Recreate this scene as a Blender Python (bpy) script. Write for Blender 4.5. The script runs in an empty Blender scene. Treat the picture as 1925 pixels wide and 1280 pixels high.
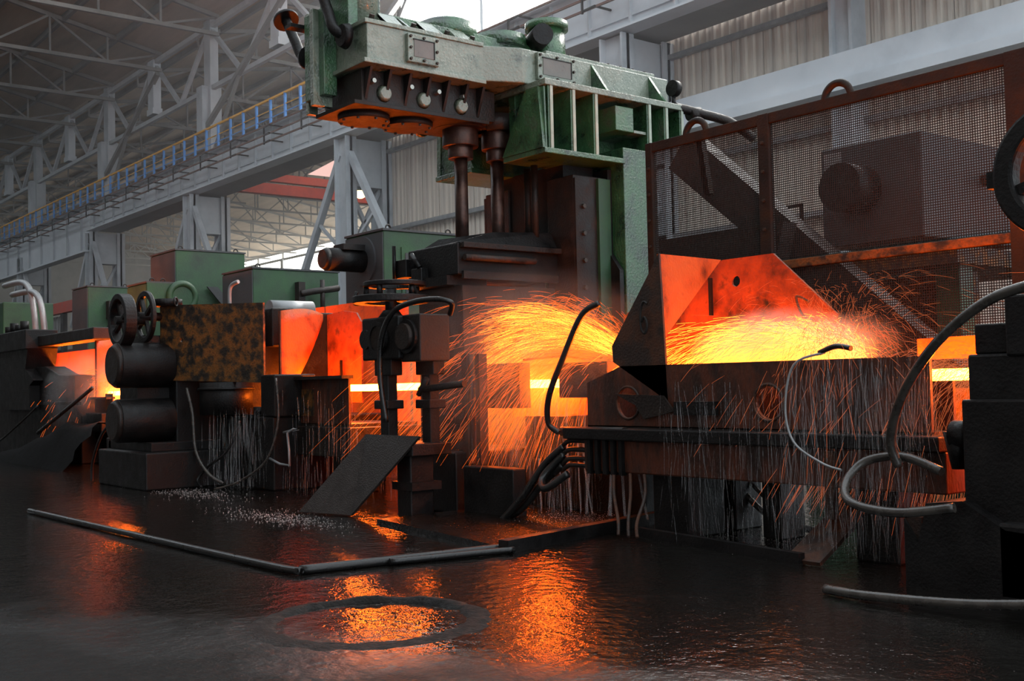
import bpy, bmesh, math, random
from mathutils import Vector, Matrix
random.seed(7)
scene = bpy.context.scene
col = scene.collection

# ------------------------------------------------------------------ camera
FPX = 2093.0; CAMZ = 1.3
YAW = math.radians(38.4); PITCH = math.radians(2.27); ROLL = math.radians(1.27)
_s, _c = math.sin(YAW), math.cos(YAW)
_f = Vector((-_c, _s, 0)); _r = Vector((_s, _c, 0)); _z = Vector((0, 0, 1))
FWD = _f*math.cos(PITCH) + _z*math.sin(PITCH)
_u = _r.cross(FWD)
RGT = _r*math.cos(ROLL) - _u*math.sin(ROLL)
UPV = _u*math.cos(ROLL) + _r*math.sin(ROLL)
CAM = Vector((0, 0, CAMZ))
cd = bpy.data.cameras.new('camera'); cam = bpy.data.objects.new('camera', cd); col.objects.link(cam)
cd.sensor_width = 36; cd.sensor_fit = 'HORIZONTAL'; cd.lens = FPX/1925*36; cd.clip_end = 600; cd.clip_start = 0.1
m = Matrix.Identity(4)
for i in range(3):
    m[i][0], m[i][1], m[i][2], m[i][3] = RGT[i], UPV[i], -FWD[i], CAM[i]
cam.matrix_world = m
scene.camera = cam
# ------------------------------------------------------------------ world, daylight, exposure
world = bpy.data.worlds.new('world'); scene.world = world; world.use_nodes = True
bg = world.node_tree.nodes['Background']
bg.inputs[0].default_value = (0.84, 0.93, 1.0, 1); bg.inputs[1].default_value = 1.75
scene.view_settings.view_transform = 'Standard'; scene.view_settings.look = 'None'
scene.view_settings.exposure = 0.25; scene.view_settings.gamma = 1.0
scene.view_settings.use_curve_mapping = False
HOT = 125.0          # radiance of the glowing bar
WINDOW = 14.0        # radiance of daylight through the glazing

# ------------------------------------------------------------------ mesh helpers
class MB:
    def __init__(s): s.v = []; s.f = []; s.sm = []
    def add(s, vs, fs, smooth=False):
        o = len(s.v); s.v += [Vector(p) for p in vs]; s.f += [tuple(i+o for i in f) for f in fs]; s.sm += [smooth]*len(fs); return s
    def box(s, x0, x1, y0, y1, z0, z1):
        return s.add([(x0,y0,z0),(x1,y0,z0),(x1,y1,z0),(x0,y1,z0),(x0,y0,z1),(x1,y0,z1),(x1,y1,z1),(x0,y1,z1)],
                     [(0,3,2,1),(4,5,6,7),(0,1,5,4),(1,2,6,5),(2,3,7,6),(3,0,4,7)])
    def bar(s, a, b, w, h=None, up=(0,0,1)):          # rectangular bar between two points
        a, b = Vector(a), Vector(b); h = h or w
        d = (b-a).normalized(); u = Vector(up)
        if abs(d.dot(u)) > .98: u = Vector((1,0,0))
        n = d.cross(u).normalized(); k = n.cross(d)
        vs = [p + n*sx*w/2 + k*sy*h/2 for p in (a, b) for sx, sy in ((-1,-1),(1,-1),(1,1),(-1,1))]
        return s.add(vs, [(0,1,2,3),(7,6,5,4),(0,4,5,1),(1,5,6,2),(2,6,7,3),(3,7,4,0)])
    def cyl(s, a, b, r, r2=None, n=20, smooth=True):
        a, b = Vector(a), Vector(b); r2 = r if r2 is None else r2
        d = (b-a).normalized(); u = Vector((0,0,1)) if abs(d.z) < .9 else Vector((1,0,0))
        p = d.cross(u).normalized(); q = d.cross(p)
        cs = [(math.cos(2*math.pi*i/n), math.sin(2*math.pi*i/n)) for i in range(n)]
        vs = [a+(p*x+q*y)*r for x, y in cs] + [b+(p*x+q*y)*r2 for x, y in cs]
        s.add(vs, [(i,(i+1)%n,n+(i+1)%n,n+i)[::-1] for i in range(n)], smooth)
        o = len(s.v)-2*n
        s.f += [tuple(o+i for i in range(n)), tuple(o+n+i for i in range(n))[::-1]]; s.sm += [False, False]
        return s
    def tube(s, pts, r, n=8, res=6):
        P = [Vector(p) for p in pts]
        if res > 1 and len(P) > 2:
            Q = []
            for i in range(len(P)-1):
                p0 = P[max(i-1,0)]; p1 = P[i]; p2 = P[i+1]; p3 = P[min(i+2,len(P)-1)]
                for k in range(res):
                    t = k/res
                    Q.append(.5*((2*p1)+(p2-p0)*t+(2*p0-5*p1+4*p2-p3)*t*t+(3*p1-p0-3*p2+p3)*t**3))
            Q.append(P[-1]); P = Q
        vs = []; fs = []; nrm = None
        for i, p in enumerate(P):
            d = (P[min(i+1,len(P)-1)] - P[max(i-1,0)]).normalized()
            if nrm is None:
                u = Vector((0,0,1)) if abs(d.z) < .9 else Vector((1,0,0)); nrm = d.cross(u).normalized()
            else: nrm = (nrm - d*nrm.dot(d)).normalized()
            q = d.cross(nrm)
            for k in range(n):
                a = 2*math.pi*k/n; vs.append(p+(nrm*math.cos(a)+q*math.sin(a))*r)
        for i in range(len(P)-1):
            for k in range(n): fs.append((i*n+k, i*n+(k+1)%n, (i+1)*n+(k+1)%n, (i+1)*n+k))
        s.add(vs, fs, True)
        o = len(s.v)-len(vs); s.f += [tuple(o+k for k in range(n))[::-1], tuple(o+(len(P)-1)*n+k for k in range(n))]; s.sm += [False, False]
        return s
    def torus(s, c, axis, R, r, n=36, k=10, a0=0, a1=2*math.pi):
        c = Vector(c); d = Vector(axis).normalized(); u = Vector((0,0,1)) if abs(d.z) < .9 else Vector((1,0,0))
        p = d.cross(u).normalized(); q = d.cross(p); full = abs(a1-a0) > 6.28
        cnt = n if full else n+1; vs = []; fs = []
        for i in range(cnt):
            a = a0+(a1-a0)*i/n; e = p*math.cos(a)+q*math.sin(a)
            for j in range(k):
                b = 2*math.pi*j/k; vs.append(c+e*(R+r*math.cos(b))+d*r*math.sin(b))
        for i in range(n if full else n):
            i2 = (i+1) % cnt
            for j in range(k): fs.append((i*k+j, i2*k+j, i2*k+(j+1)%k, i*k+(j+1)%k))
        return s.add(vs, fs, True)
    def ring(s, c, axis, R, Ri, t, n=36):              # flat ring with thickness
        c = Vector(c); d = Vector(axis).normalized(); u = Vector((0,0,1)) if abs(d.z) < .9 else Vector((1,0,0))
        p = d.cross(u).normalized(); q = d.cross(p); vs = []; fs = []
        for i in range(n):
            a = 2*math.pi*i/n; e = p*math.cos(a)+q*math.sin(a)
            vs += [c+e*R-d*t/2, c+e*R+d*t/2, c+e*Ri+d*t/2, c+e*Ri-d*t/2]
        for i in range(n):
            j = (i+1) % n
            for k in range(4): fs.append((i*4+k, j*4+k, j*4+(k+1)%4, i*4+(k+1)%4))
        return s.add(vs, fs, False)
    def plate(s, poly, thick, holes=()):               # planar 3D polygon with thickness, round holes [(centre, r)]
        P = [Vector(p) for p in poly]; n = Vector((0,0,0))
        for i in range(len(P)): n += P[i].cross(P[(i+1)%len(P)])
        n.normalize()
        bm = bmesh.new(); loops = [P]
        e1 = (P[1]-P[0]).normalized(); e2 = n.cross(e1)
        for c, r in holes:
            c = Vector(c); loops.append([c+(e1*math.cos(2*math.pi*i/20)+e2*math.sin(2*math.pi*i/20))*r for i in range(20)])
        edges = []; 
        for L in loops:
            vs = [bm.verts.new(p) for p in L]
            edges += [bm.edges.new((vs[i], vs[(i+1)%len(vs)])) for i in range(len(vs))]
        bmesh.ops.triangle_fill(bm, edges=edges, use_beauty=True, use_dissolve=False, normal=n)
        geo = bmesh.ops.extrude_face_region(bm, geom=bm.faces[:])
        bmesh.ops.translate(bm, verts=[g for g in geo['geom'] if isinstance(g, bmesh.types.BMVert)], vec=-n*thick)
        bmesh.ops.recalc_face_normals(bm, faces=bm.faces[:])
        bm.verts.index_update()
        s.add([v.co.copy() for v in bm.verts], [tuple(v.index for v in f.verts) for f in bm.faces]); bm.free()
        return s
    def build(s, name, mat, parent=None, bevel=0.0, kind=None):
        me = bpy.data.meshes.new(name)
        off = ORG.get(parent.name, Vector()) if parent else Vector()
        me.from_pydata([v-off for v in s.v], [], s.f); me.update()
        me.polygons.foreach_set('use_smooth', s.sm)
        me.materials.append(mat)
        o = bpy.data.objects.new(name, me); col.objects.link(o)
        if parent: o.parent = parent; ORG[o.name] = off
        if bevel:
            b = o.modifiers.new('bevel', 'BEVEL'); b.width = bevel; b.segments = 2; b.limit_method = 'ANGLE'; b.harden_normals = False
        if kind: o['kind'] = kind
        return o
ORG = {}
def thing(name, label, cat, loc=(0,0,0), group=None):
    o = bpy.data.objects.new(name, None); col.objects.link(o); o.location = loc; o.empty_display_size = .2
    ORG[o.name] = Vector(loc); tag(o, label, cat, group); return o
def tag(o, label, cat, group=None, kind=None):
    o['label'] = label; o['category'] = cat
    if group: o['group'] = group
    if kind: o['kind'] = kind
    return o
def struct(o): o['kind'] = 'structure'; return o
def cp(o, parent, loc):                                 # shares mesh data, local position
    c = o.copy(); col.objects.link(c); c.parent = parent; c.location = loc; return c
def bolts(parent, mat, pts, axis, r=.02, h=.02, name='bolt', n=6):
    off = ORG.get(parent.name, Vector()); b = None
    for p in pts:
        if b is None:
            me = MB().cyl((0,0,0), Vector(axis)*h, r, r*.85, n, False); me.v = [v+off for v in me.v]
            b = me.build(name, mat, parent); b.location = Vector(p)-off
        else: cp(b, parent, Vector(p)-off)

# ------------------------------------------------------------------ materials
def S(h):
    v = [int(h[i:i+2], 16)/255 for i in (0, 2, 4)]
    return tuple((c/12.92 if c <= .04045 else ((c+.055)/1.055)**2.4) for c in v)+(1,)
def mat(name, cols, rough=(.5,.7), metal=0, scale=4, bump=.2, bscale=40, detail=6, streak=(1,1,1), spec=.5, pos=None, coat=0):
    M = bpy.data.materials.new(name); M.use_nodes = True; nt = M.node_tree; N = nt.nodes; L = nt.links
    b = N['Principled BSDF']; tc = N.new('ShaderNodeTexCoord'); mp = N.new('ShaderNodeMapping')
    mp.inputs['Scale'].default_value = streak; L.new(tc.outputs['Object'], mp.inputs[0])
    n1 = N.new('ShaderNodeTexNoise'); n1.inputs['Scale'].default_value = scale; n1.inputs['Detail'].default_value = detail; n1.inputs['Roughness'].default_value = .62
    L.new(mp.outputs[0], n1.inputs[0])
    cr = N.new('ShaderNodeValToRGB'); e = cr.color_ramp.elements
    k = len(cols); pos = pos or [.3+.4*i/max(k-1,1) for i in range(k)]
    e[0].position = pos[0]; e[0].color = S(cols[0]); e[1].position = pos[-1]; e[1].color = S(cols[-1])
    for i in range(1, k-1):
        x = e.new(pos[i]); x.color = S(cols[i])
    L.new(n1.outputs[0], cr.inputs[0]); L.new(cr.outputs[0], b.inputs['Base Color'])
    n2 = N.new('ShaderNodeTexNoise'); n2.inputs['Scale'].default_value = bscale; n2.inputs['Detail'].default_value = 4
    L.new(mp.outputs[0], n2.inputs[0])
    mr = N.new('ShaderNodeMapRange'); mr.inputs['From Min'].default_value = .35; mr.inputs['From Max'].default_value = .65
    mr.inputs['To Min'].default_value, mr.inputs['To Max'].default_value = rough
    L.new(n1.outputs[0], mr.inputs[0]); L.new(mr.outputs[0], b.inputs['Roughness'])
    b.inputs['Metallic'].default_value = metal; b.inputs['Specular IOR Level'].default_value = spec
    if coat: b.inputs['Coat Weight'].default_value = coat; b.inputs['Coat Roughness'].default_value = .15
    if bump:
        bp = N.new('ShaderNodeBump'); bp.inputs['Strength'].default_value = bump; bp.inputs['Distance'].default_value = .02
        L.new(n2.outputs[0], bp.inputs['Height']); L.new(bp.outputs[0], b.inputs['Normal'])
    return M
def emis(name, colr, strength, sample=True):
    M = bpy.data.materials.new(name); M.use_nodes = True; nt = M.node_tree; nt.nodes.clear()
    e = nt.nodes.new('ShaderNodeEmission'); o = nt.nodes.new('ShaderNodeOutputMaterial')
    e.inputs[0].default_value = colr; e.inputs[1].default_value = strength; nt.links.new(e.outputs[0], o.inputs[0])
    if not sample: M.cycles.emission_sampling = 'NONE'
    return M
G_green = mat('green_oily_paint', ['14241a','284a2e','34603a','485644'], (.22,.5), 0, 3.0, .7, 38, spec=.7, coat=.5)
G_sheen = mat('green_paint_with_sheen', ['20281e','667060','757d6e','4f5a46'], (.2,.48), 0, 3.6, .6, 34, pos=[.25,.42,.55,.75], spec=.7, coat=.5)  # same oily green, its daylight sheen put into the colour
G_edge = mat('worn_pale_edge', ['8a9484','a8b0a0'], (.3,.5), 0, 8, .2, 40)
G_drive = mat('dull_green_paint', ['192d1d','25452c','2d5333'], (.4,.65), 0, 1.6, .15, 30)
G_dusty = mat('dusty_mauve_grey_paint', ['2b2e31','383b3e','444649'], (.5,.75), 0, 1.5, .15, 30)
BLK = mat('black_greasy_steel', ['080707','100e0e','1a1614'], (.4,.65), 0, 5, .25, 40, spec=.3)
DRK = mat('dark_worn_steel', ['120e0c','1f1815','2c211a'], (.4,.65), 0, 5, .3, 45, spec=.35)
FENCE = mat('dark_brown_fence_paint', ['150f0c','221812','32200f'], (.6,.8), 0, 5, .3, 45, spec=.3)
SHAFT = mat('brown_machined_steel', ['2a1d19','43302a','5a443b'], (.28,.45), .6, 6, .1, 60)
RUST = mat('rusty_plate', ['18100c','2a1a12','4a2814','21150f'], (.5,.8), 0, 4, .35, 50, pos=[.3,.45,.58,.72])
TROUGH = mat('glow_reddened_trough_rust', ['1c0f09','35190d','562610','2a150c'], (.4,.7), 0, 5, .35, 45, streak=(1,1,.4))  # rust, reddened to stand in for light from the sparks
RUSTO = mat('orange_blotched_rust_plate', ['12100e','2a2119','5e3c16','7c4a18','241a14'], (.45,.75), .1, 7.5, .4, 40, pos=[.3,.44,.54,.62,.74])
HOODB = mat('blotched_glow_hood_back', ['180a04','6a2806','883808','3a1604'], (.5,.8), 0, 3.5, .4, 35, pos=[.3,.43,.58,.7])  # blotched plate with the orange glow worked into its colour
HOOD = mat('orange_glow_hood_plate', ['401400','b04a08','bc5410','8a3604'], (.5,.8), 0, 3, .4, 35, pos=[.28,.45,.6,.75])  # plate colour made orange to carry the bar's glow
STEEL = mat('grey_structural_paint', ['9a9fa4','b0b5ba','bcc0c4'], (.5,.7), 0, .8, .08, 20)
GIRD = mat('girder_blue_grey_paint', ['b0b6bc','c3c9cf','ced3d8'], (.4,.6), 0, .5, .05, 15)
DSTEEL = mat('dark_grey_truss_paint', ['6a6968','7c7b79','8a8886'], (.55,.75), 0, .6, .05, 20)
ROOFM = mat('brown_grey_roof_sheet', ['948678','ac9b8a','bcaa97'], (.7,.9), 0, .15, .05, 10, streak=(1,6,1))
SIDING = mat('beige_streaked_siding', ['9a9189','c2b8ad','d2c8bb','aea59b'], (.55,.75), 0, 1.2, .08, 20, streak=(3,3,.05))
BROWN = mat('brown_conductor_rail', ['5a3c32','6d4a3d'], (.5,.7), 0, 3, .1)
ORANGE = mat('orange_yellow_rail_paint', ['d89610','f0b020'], (.45,.6), 0, 3, .05)
BLUE = mat('light_blue_post_paint', ['3f7fc8','5a9ae0'], (.45,.6), 0, 3, .05)
RED = mat('red_crane_paint', ['a03a2a','c04a36'], (.5,.7), 0, 2, .05)
MESHM = mat('rusty_mesh_wire', ['17110e','231914'], (.6,.8), 0, 8, 0, spec=.2)
HOSE = mat('black_rubber_hose', ['0c0b0b','191716'], (.25,.4), 0, 8, .15, 60)
GHOSE = mat('grey_wet_hose', ['2d2a28','4a4540'], (.2,.35), 0, 8, .1, 60)
BRASS = mat('worn_bolt_steel', ['2a2522','4a4038'], (.3,.5), .5, 6, .1)
CHROME = mat('bright_bolt_head', ['8a8a84','a8a8a0'], (.2,.35), .8, 6, .05)
CLOUDP = mat('frosted_cover_plate', ['5b5650','6d6862'], (.25,.4), 0, 4, .05)
PIPEG = mat('pale_grey_pipe', ['7d7f80','989b9d'], (.35,.5), .3, 4, .05)
LETTER = mat('dark_burnt_digit', ['0d0a08','17110d'], (.6,.8), 0, 6, .1)
HOTM = emis('glowing_hot_steel', (1, .15, .008, 1), HOT)
HOT2 = emis('cooling_hot_steel', (1, .2, .015, 1), HOT*.55)
SPARKM = emis('flying_spark', (1, .15, .012, 1), 1.7, False)
SPARKD = emis('dim_spark', (1, .22, .07, 1), .6, False)
SPARKB = emis('bright_spark', (1, .24, .02, 1), 5.0, False)
GLASS = emis('overexposed_daylight_glazing', (1, .985, .95, 1), WINDOW)
GLASSF = emis('far_daylight_glazing', (1, .99, .9, 1), 5.0)
PINKLIT = emis('pink_self_lit_panel', (1, .62, .55, 1), 0.85)  # crane panel's brightness given as its own emission
LAMPM = emis('warm_lamp_glass', (1, .62, .2, 1), 12.0)
def water_mat():
    M = bpy.data.materials.new('falling_water'); M.use_nodes = True; b = M.node_tree.nodes['Principled BSDF']
    b.inputs['Base Color'].default_value = (.75,.75,.75,1); b.inputs['Roughness'].default_value = .25
    b.inputs['Transmission Weight'].default_value = .35; b.inputs['IOR'].default_value = 1.33; b.inputs['Alpha'].default_value = .3
    return M
WATER = water_mat()
FOAM = mat('white_foam', ['6a6664','a09a96'], (.3,.5), 0, 30, .6, 90)
def floor_mat():
    M = bpy.data.materials.new('wet_black_shop_floor'); M.use_nodes = True; nt = M.node_tree; N = nt.nodes; L = nt.links
    b = N['Principled BSDF']; tc = N.new('ShaderNodeTexCoord')
    def noise(sc, det=5, r=.6):
        n = N.new('ShaderNodeTexNoise'); n.inputs['Scale'].default_value = sc; n.inputs['Detail'].default_value = det; n.inputs['Roughness'].default_value = r
        L.new(tc.outputs['Object'], n.inputs[0]); return n
    def ramp(src, a, b_, lo, hi):
        r = N.new('ShaderNodeMapRange'); r.inputs['From Min'].default_value = a; r.inputs['From Max'].default_value = b_
        r.inputs['To Min'].default_value = lo; r.inputs['To Max'].default_value = hi; L.new(src, r.inputs[0]); return r
    def math_(op, a, b_):
        r = N.new('ShaderNodeMath'); r.operation = op
        for i, x in enumerate((a, b_)):
            if isinstance(x, (int, float)): r.inputs[i].default_value = x
            else: L.new(x, r.inputs[i])
        return r
    # the concrete dries out away from the machines (towards -Y, +X): a damp border with its own ragged outline
    sp = N.new('ShaderNodeSeparateXYZ'); L.new(tc.outputs['Object'], sp.inputs[0])
    big = noise(.9, 6); 
    dist = math_('MULTIPLY', sp.outputs['X'], -.45)
    dist = math_('ADD', dist.outputs[0], sp.outputs['Y'])
    edge = math_('ADD', dist.outputs[0], math_('MULTIPLY', big.outputs[0], 2.2).outputs[0])
    wet = ramp(edge.outputs[0], 5.6, 6.8, 0, 1)
    pud = noise(1.3, 4); p2 = ramp(pud.outputs[0], .42, .58, 0, 1)
    c = N.new('ShaderNodeValToRGB'); c.color_ramp.elements[0].color = S('0b0a09'); c.color_ramp.elements[1].color = S('1b1917')
    fine = noise(9, 8); L.new(fine.outputs[0], c.inputs[0]); L.new(c.outputs[0], b.inputs['Base Color'])
    rw = ramp(p2.outputs[0], 0, 1, .09, .03)
    mixr = N.new('ShaderNodeMix'); mixr.data_type = 'FLOAT'
    L.new(wet.outputs[0], mixr.inputs[0]); mixr.inputs[2].default_value = .5; L.new(rw.outputs[0], mixr.inputs[3])
    L.new(mixr.outputs[0], b.inputs['Roughness'])
    rip = noise(34, 3, .6); rip2 = noise(11, 3)
    rip3 = noise(2.2, 3)
    add = math_('ADD', math_('MULTIPLY', rip.outputs[0], .22).outputs[0], math_('MULTIPLY', rip2.outputs[0], .8).outputs[0])
    add = math_('ADD', add.outputs[0], math_('MULTIPLY', rip3.outputs[0], 1.2).outputs[0])
    bp = N.new('ShaderNodeBump'); bp.inputs['Strength'].default_value = 1.0; bp.inputs['Distance'].default_value = .012
    L.new(add.outputs[0], bp.inputs['Height']); L.new(bp.outputs[0], b.inputs['Normal'])
    sm = ramp(wet.outputs[0], 0, 1, .07, .5); L.new(sm.outputs[0], b.inputs['Specular IOR Level'])
    return M
FLOOR = floor_mat()

# ================================================================== THE HALL
struct(MB().box(-150, 14, -14, 66, -.3, 0).build('floor', FLOOR))

COLX = [-20.6, -34.6, -48.6, -62.6, -76.6]
# ceiling: main bay falls to the valley at Y = 21, next bay rises again beyond it
roof = MB()
def slab(y0, z0, y1, z1, x0=-150, x1=14):
    roof.add([(x0,y0,z0),(x1,y0,z0),(x1,y1,z1),(x0,y1,z1),(x0,y0,z0+.2),(x1,y0,z0+.2),(x1,y1,z1+.2),(x0,y1,z1+.2)],
             [(0,1,2,3),(7,6,5,4),(0,4,5,1),(1,5,6,2),(2,6,7,3),(3,7,4,0)])
slab(-14, 19.2, -3, 21.3); slab(8, 21.1, 21, 18.6, -150, -36); slab(21, 18.6, 42, 22.2); slab(42, 22.2, 64, 18.6)
ceil = struct(roof.build('ceiling', ROOFM))
pm = None
for y0, z0, y1, z1 in ((2,22.2,21,18.6),(21,18.6,42,22.2)):
    k = 0
    while y0+1.2+2.6*k < y1-.3:
        y = y0+1.2+2.6*k; z = z0+(z1-z0)*(y-y0)/(y1-y0)-.14
        if pm is None: pm = MB().box(-130, -18, -.09, .09, -.14, .14).build('purlin', DSTEEL, ceil); pm.location = (0,y,z)
        else: cp(pm, ceil, (0,y,z))
        k += 1

# roof trusses across the main bay and the next bay, one thing per truss
def truss(y0, z0, y1, z1, zb, xs, names, grp):
    first = None
    for i, x in enumerate(xs):
        lab = names(i)
        t = thing('roof_truss', lab, 'roof truss', (x, y0, 0), grp)
        if first is None:
            first = t; ps = []
            def P(name, a, b, w):
                r = MB().bar(a, b, w).build(name, DSTEEL, t)
                ps.append(r)
            n = 7
            T = [Vector((x, y0+(y1-y0)*j/n, z0+(z1-z0)*j/n-.2)) for j in range(n+1)]
            B = [Vector((x, y0+(y1-y0)*j/n, zb)) for j in range(n+1)]
            P('top_chord', T[0], T[-1], .18); P('bottom_chord', B[0], B[-1], .17)
            for j in range(n):
                if (T[j]-B[j]).length > .4: P('vertical_strut', B[j], T[j], .09)
                a, b = (B[j], T[j+1]) if j % 2 == 0 else (T[j], B[j+1])
                P('diagonal_strut', a, b, .1)
        else:
            for p in ps: cp(p, t, (0,0,0))
tx = [-26.6-7*i for i in range(12)]; tx2 = [-42-8*i for i in range(12)]; tx3 = [-66-7*i for i in range(12)]
ordi = ['nearest','second','third','fourth','fifth','sixth','seventh','eighth','ninth','tenth','eleventh','farthest']
truss(2, 22.2, 21, 18.6, 17.6, tx, lambda i: 'dark grey steel roof truss over the main bay, %s from the green beam' % ordi[i], 'roof trusses of the main bay')
truss(42, 22.2, 63.5, 18.7, 17.9, tx3, lambda i: 'thin grey roof truss far back beside the daylight strip, %s from the lamp column' % ordi[i], 'roof trusses of the far bay')
truss(21, 18.6, 42, 22.2, 17.6, tx2, lambda i: 'dark grey steel roof truss over the bay beyond the girder, %s from the siding wall' % ordi[i], 'roof trusses of the next bay')
# horizontal wind bracing between the trusses
for i in range(0, 10):
    a = MB().bar((tx[i],4.5,17.7), (tx[i+1],12.5,17.7), .12); a.bar((tx[i],12.5,17.7),(tx[i+1],4.5,17.7), .12)
    t = tag(a.build('wind_bracing', DSTEEL), 'crossed grey roof bracing bars in the %s gap between main bay trusses' % ordi[i], 'bracing', 'roof bracing of the main bay')

# building columns of the girder row: two legs, panel and lacing below the girder, one stem above
for i, x in enumerate(COLX):
    lab = ['tall grey steel column hidden behind the green mill beam','tall grey double column beside the glowing lamp, nearest in view','grey double column with crossed braces above the green drive boxes','grey double column at the stepped end of the deep girder','farthest grey double column behind the left railing'][i]
    t = thing('steel_column', lab, 'column', (x,20,0), 'columns under the crane girder')
    for y in (20, 21.5):
        MB().box(x-.42,x+.42,y-.05,y+.05,0,10.25).box(x-.42,x-.36,y-.22,y+.22,0,10.25).box(x+.36,x+.42,y-.22,y+.22,0,10.25).build('leg', STEEL, t)
    MB().box(x-.3,x+.3,20.1,21.4,8.5,10.2).build('head_panel', STEEL, t)
    for k, (za, zb_) in enumerate(((1,3.5),(3.5,6),(6,8.5))):
        MB().bar((x,20.1,za),(x,21.4,zb_),.14).build('lacing_bar', STEEL, t)
        MB().bar((x,20.1,zb_),(x,21.4,za),.14).build('lacing_bar', STEEL, t)
    MB().box(x-.35,x+.35,20.85,21.25,11.8,18.5).build('upper_stem', STEEL, t)
    MB().box(x-.55,x+.1,20.55,21.5,13.3,15.4).build('stem_plate', STEEL, t)
    if i: 
        for sgn in (-1, 1):
            MB().bar((x+sgn*.3,20,9.7),(x+sgn*3.6,20,5.2),.22,.22).bar((x+sgn*2.0,20,7.4),(x+sgn*.3,20,6.2),.1).build('portal_brace', STEEL, t)

# crane girder with flanges, stiffeners
g = thing('crane_girder', 'long blue grey crane runway girder with vertical stiffeners on the columns', 'girder', (-40,20,10.3))
MB().box(-62.6,-8,19.95,20.05,10.36,11.72).build('web', GIRD, g)
MB().box(-62.6,-8,19.7,20.3,11.72,11.8).build('top_flange', GIRD, g)
MB().box(-62.6,-8,19.7,20.3,10.3,10.36).build('bottom_flange', GIRD, g)
MB().box(-62.6,-8,20.3,21.6,10.33,10.4).build('soffit_plate', DSTEEL, g)
MB().box(-62.6,-8,19.9,19.95,10.62,10.68).build('lower_stringer', GIRD, g)
st = None
x = -61.8
while x < -9:
    if st is None:
        st = MB().box(x-.03,x+.03,19.85,19.95,10.36,11.72).build('stiffener', STEEL, g); x00 = x  # darker grey than the web, painting in the stiffeners' shaded sides
    else: cp(st, g, (x-x00,0,0))
    x += 1.55
g2 = thing('crane_girder', 'deeper blue grey girder beyond the stepped column at far left', 'girder', (-80,20,9.2))
MB().box(-110,-62.8,19.95,20.05,9.3,11.72).build('web', GIRD, g2)
MB().box(-110,-62.8,19.7,20.3,11.72,11.8).box(-110,-62.8,19.7,20.3,9.2,9.3).build('flange', GIRD, g2)
st = None; x = -64
while x > -100:
    if st is None: st = MB().box(x-.04,x+.04,19.84,19.95,9.3,11.72).build('stiffener', STEEL, g2); x00 = x  # shaded sides again put into the greyer stiffener colour
    else: cp(st, g2, (x-x00,0,0))
    x -= 2.6
# conductor rails and their brackets, each its own thing
for k, z in enumerate((10.98, 11.28, 11.62)):
    tag(MB().bar((-110,19.42,z),(-8,19.42,z),.055).build('conductor_rail', BROWN), '%s thin brown conductor rail along the blue grey girder' % ['lowest','middle','topmost'][k], 'rail', 'conductor rails on the girder')
ORD = 'first second third fourth fifth sixth seventh eighth ninth tenth eleventh twelfth thirteenth fourteenth fifteenth sixteenth seventeenth eighteenth nineteenth twentieth twenty-first twenty-second twenty-third twenty-fourth'.split()
br0 = None; x = -14.5; bi = 0
while x > -84:
    t = thing('rail_bracket', 'dark bent bracket holding the brown conductor rails to the girder, %s from the right' % ORD[bi], 'bracket', (x,19.7,11), 'conductor rail brackets')
    if br0 is None:
        br0 = []
        for z in (10.98,11.28,11.58):
            m2 = MB().bar((x-.02,19.95,z+.0),(x-.02,19.36,z),.05).bar((x,19.36,z),(x-.45,19.36,z-.02),.04); br0.append(m2.build('arm', DRK, t))
        br0.append(MB().bar((x-.5,19.38,10.9),(x-.5,19.38,11.6),.05).build('hanger', DRK, t))
    else:
        for p in br0: cp(p, t, (0,0,0))
    x -= 3.1; bi += 1
# walkway railing
h = thing('walkway_railing', 'orange topped railing with blue posts along the girder walkway', 'railing', (-60,19.78,11.8))
MB().bar((-110,19.78,12.8),(-34.9,19.78,12.8),.08).build('top_rail', ORANGE, h)
MB().bar((-110,19.78,12.35),(-34.9,19.78,12.35),.03).build('middle_rail', ORANGE, h)
MB().bar((-110,19.78,12.05),(-34.9,19.78,12.05),.03).build('lower_rail', BLUE, h)
ps = None; x = -35
while x > -108:
    if ps is None: ps = MB().box(x-.055,x+.055,19.74,19.82,11.8,12.8).build('post', BLUE, h); x00 = x
    else: cp(ps, h, (x-x00,0,0))
    x -= 1.25
h = thing('walkway_railing', 'second orange railing with short blue posts behind the first one', 'railing', (-60,21.9,11.8))
MB().bar((-110,21.9,12.8),(-34.9,21.9,12.8),.09).build('top_rail', ORANGE, h)
ps = None; x = -35.4
while x > -108:
    if ps is None: ps = MB().box(x-.05,x+.05,21.86,21.94,11.8,12.8).build('post', BLUE, h); x00 = x
    else: cp(ps, h, (x-x00,0,0))
    x -= 1.6
# longitudinal eaves trusses with hanging stub posts
for i in range(1, 5):
    xa, xb = COLX[i], COLX[i]-14 if i == 4 else COLX[i+1]
    t = thing('eaves_truss', 'grey longitudinal eaves truss with hanging stub post, %s span from the green beam' % ordi[i-1], 'roof truss', ((xa+xb)/2,21,15.2), 'eaves trusses between the columns')
    MB().bar((xa,21,18.2),(xb,21,18.2),.22).build('top_chord', STEEL, t)
    MB().bar((xa,21,15.3),(xb,21,15.3),.2).build('bottom_chord', STEEL, t)
    n = 4
    for j in range(n):
        a = xa+(xb-xa)*j/n; b = xa+(xb-xa)*(j+1)/n
        MB().bar((a,21,15.3 if j%2 else 18.2),(b,21,18.2 if j%2 else 15.3),.18).build('diagonal_strut', STEEL, t)
    xm = (xa+xb)/2
    MB().box(xm-.38,xm+.38,20.8,21.2,15.5,18.3).box(xm-.42,xm+.42,20.75,21.25,15.5,15.8).build('stub_post', GIRD, t)
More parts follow.
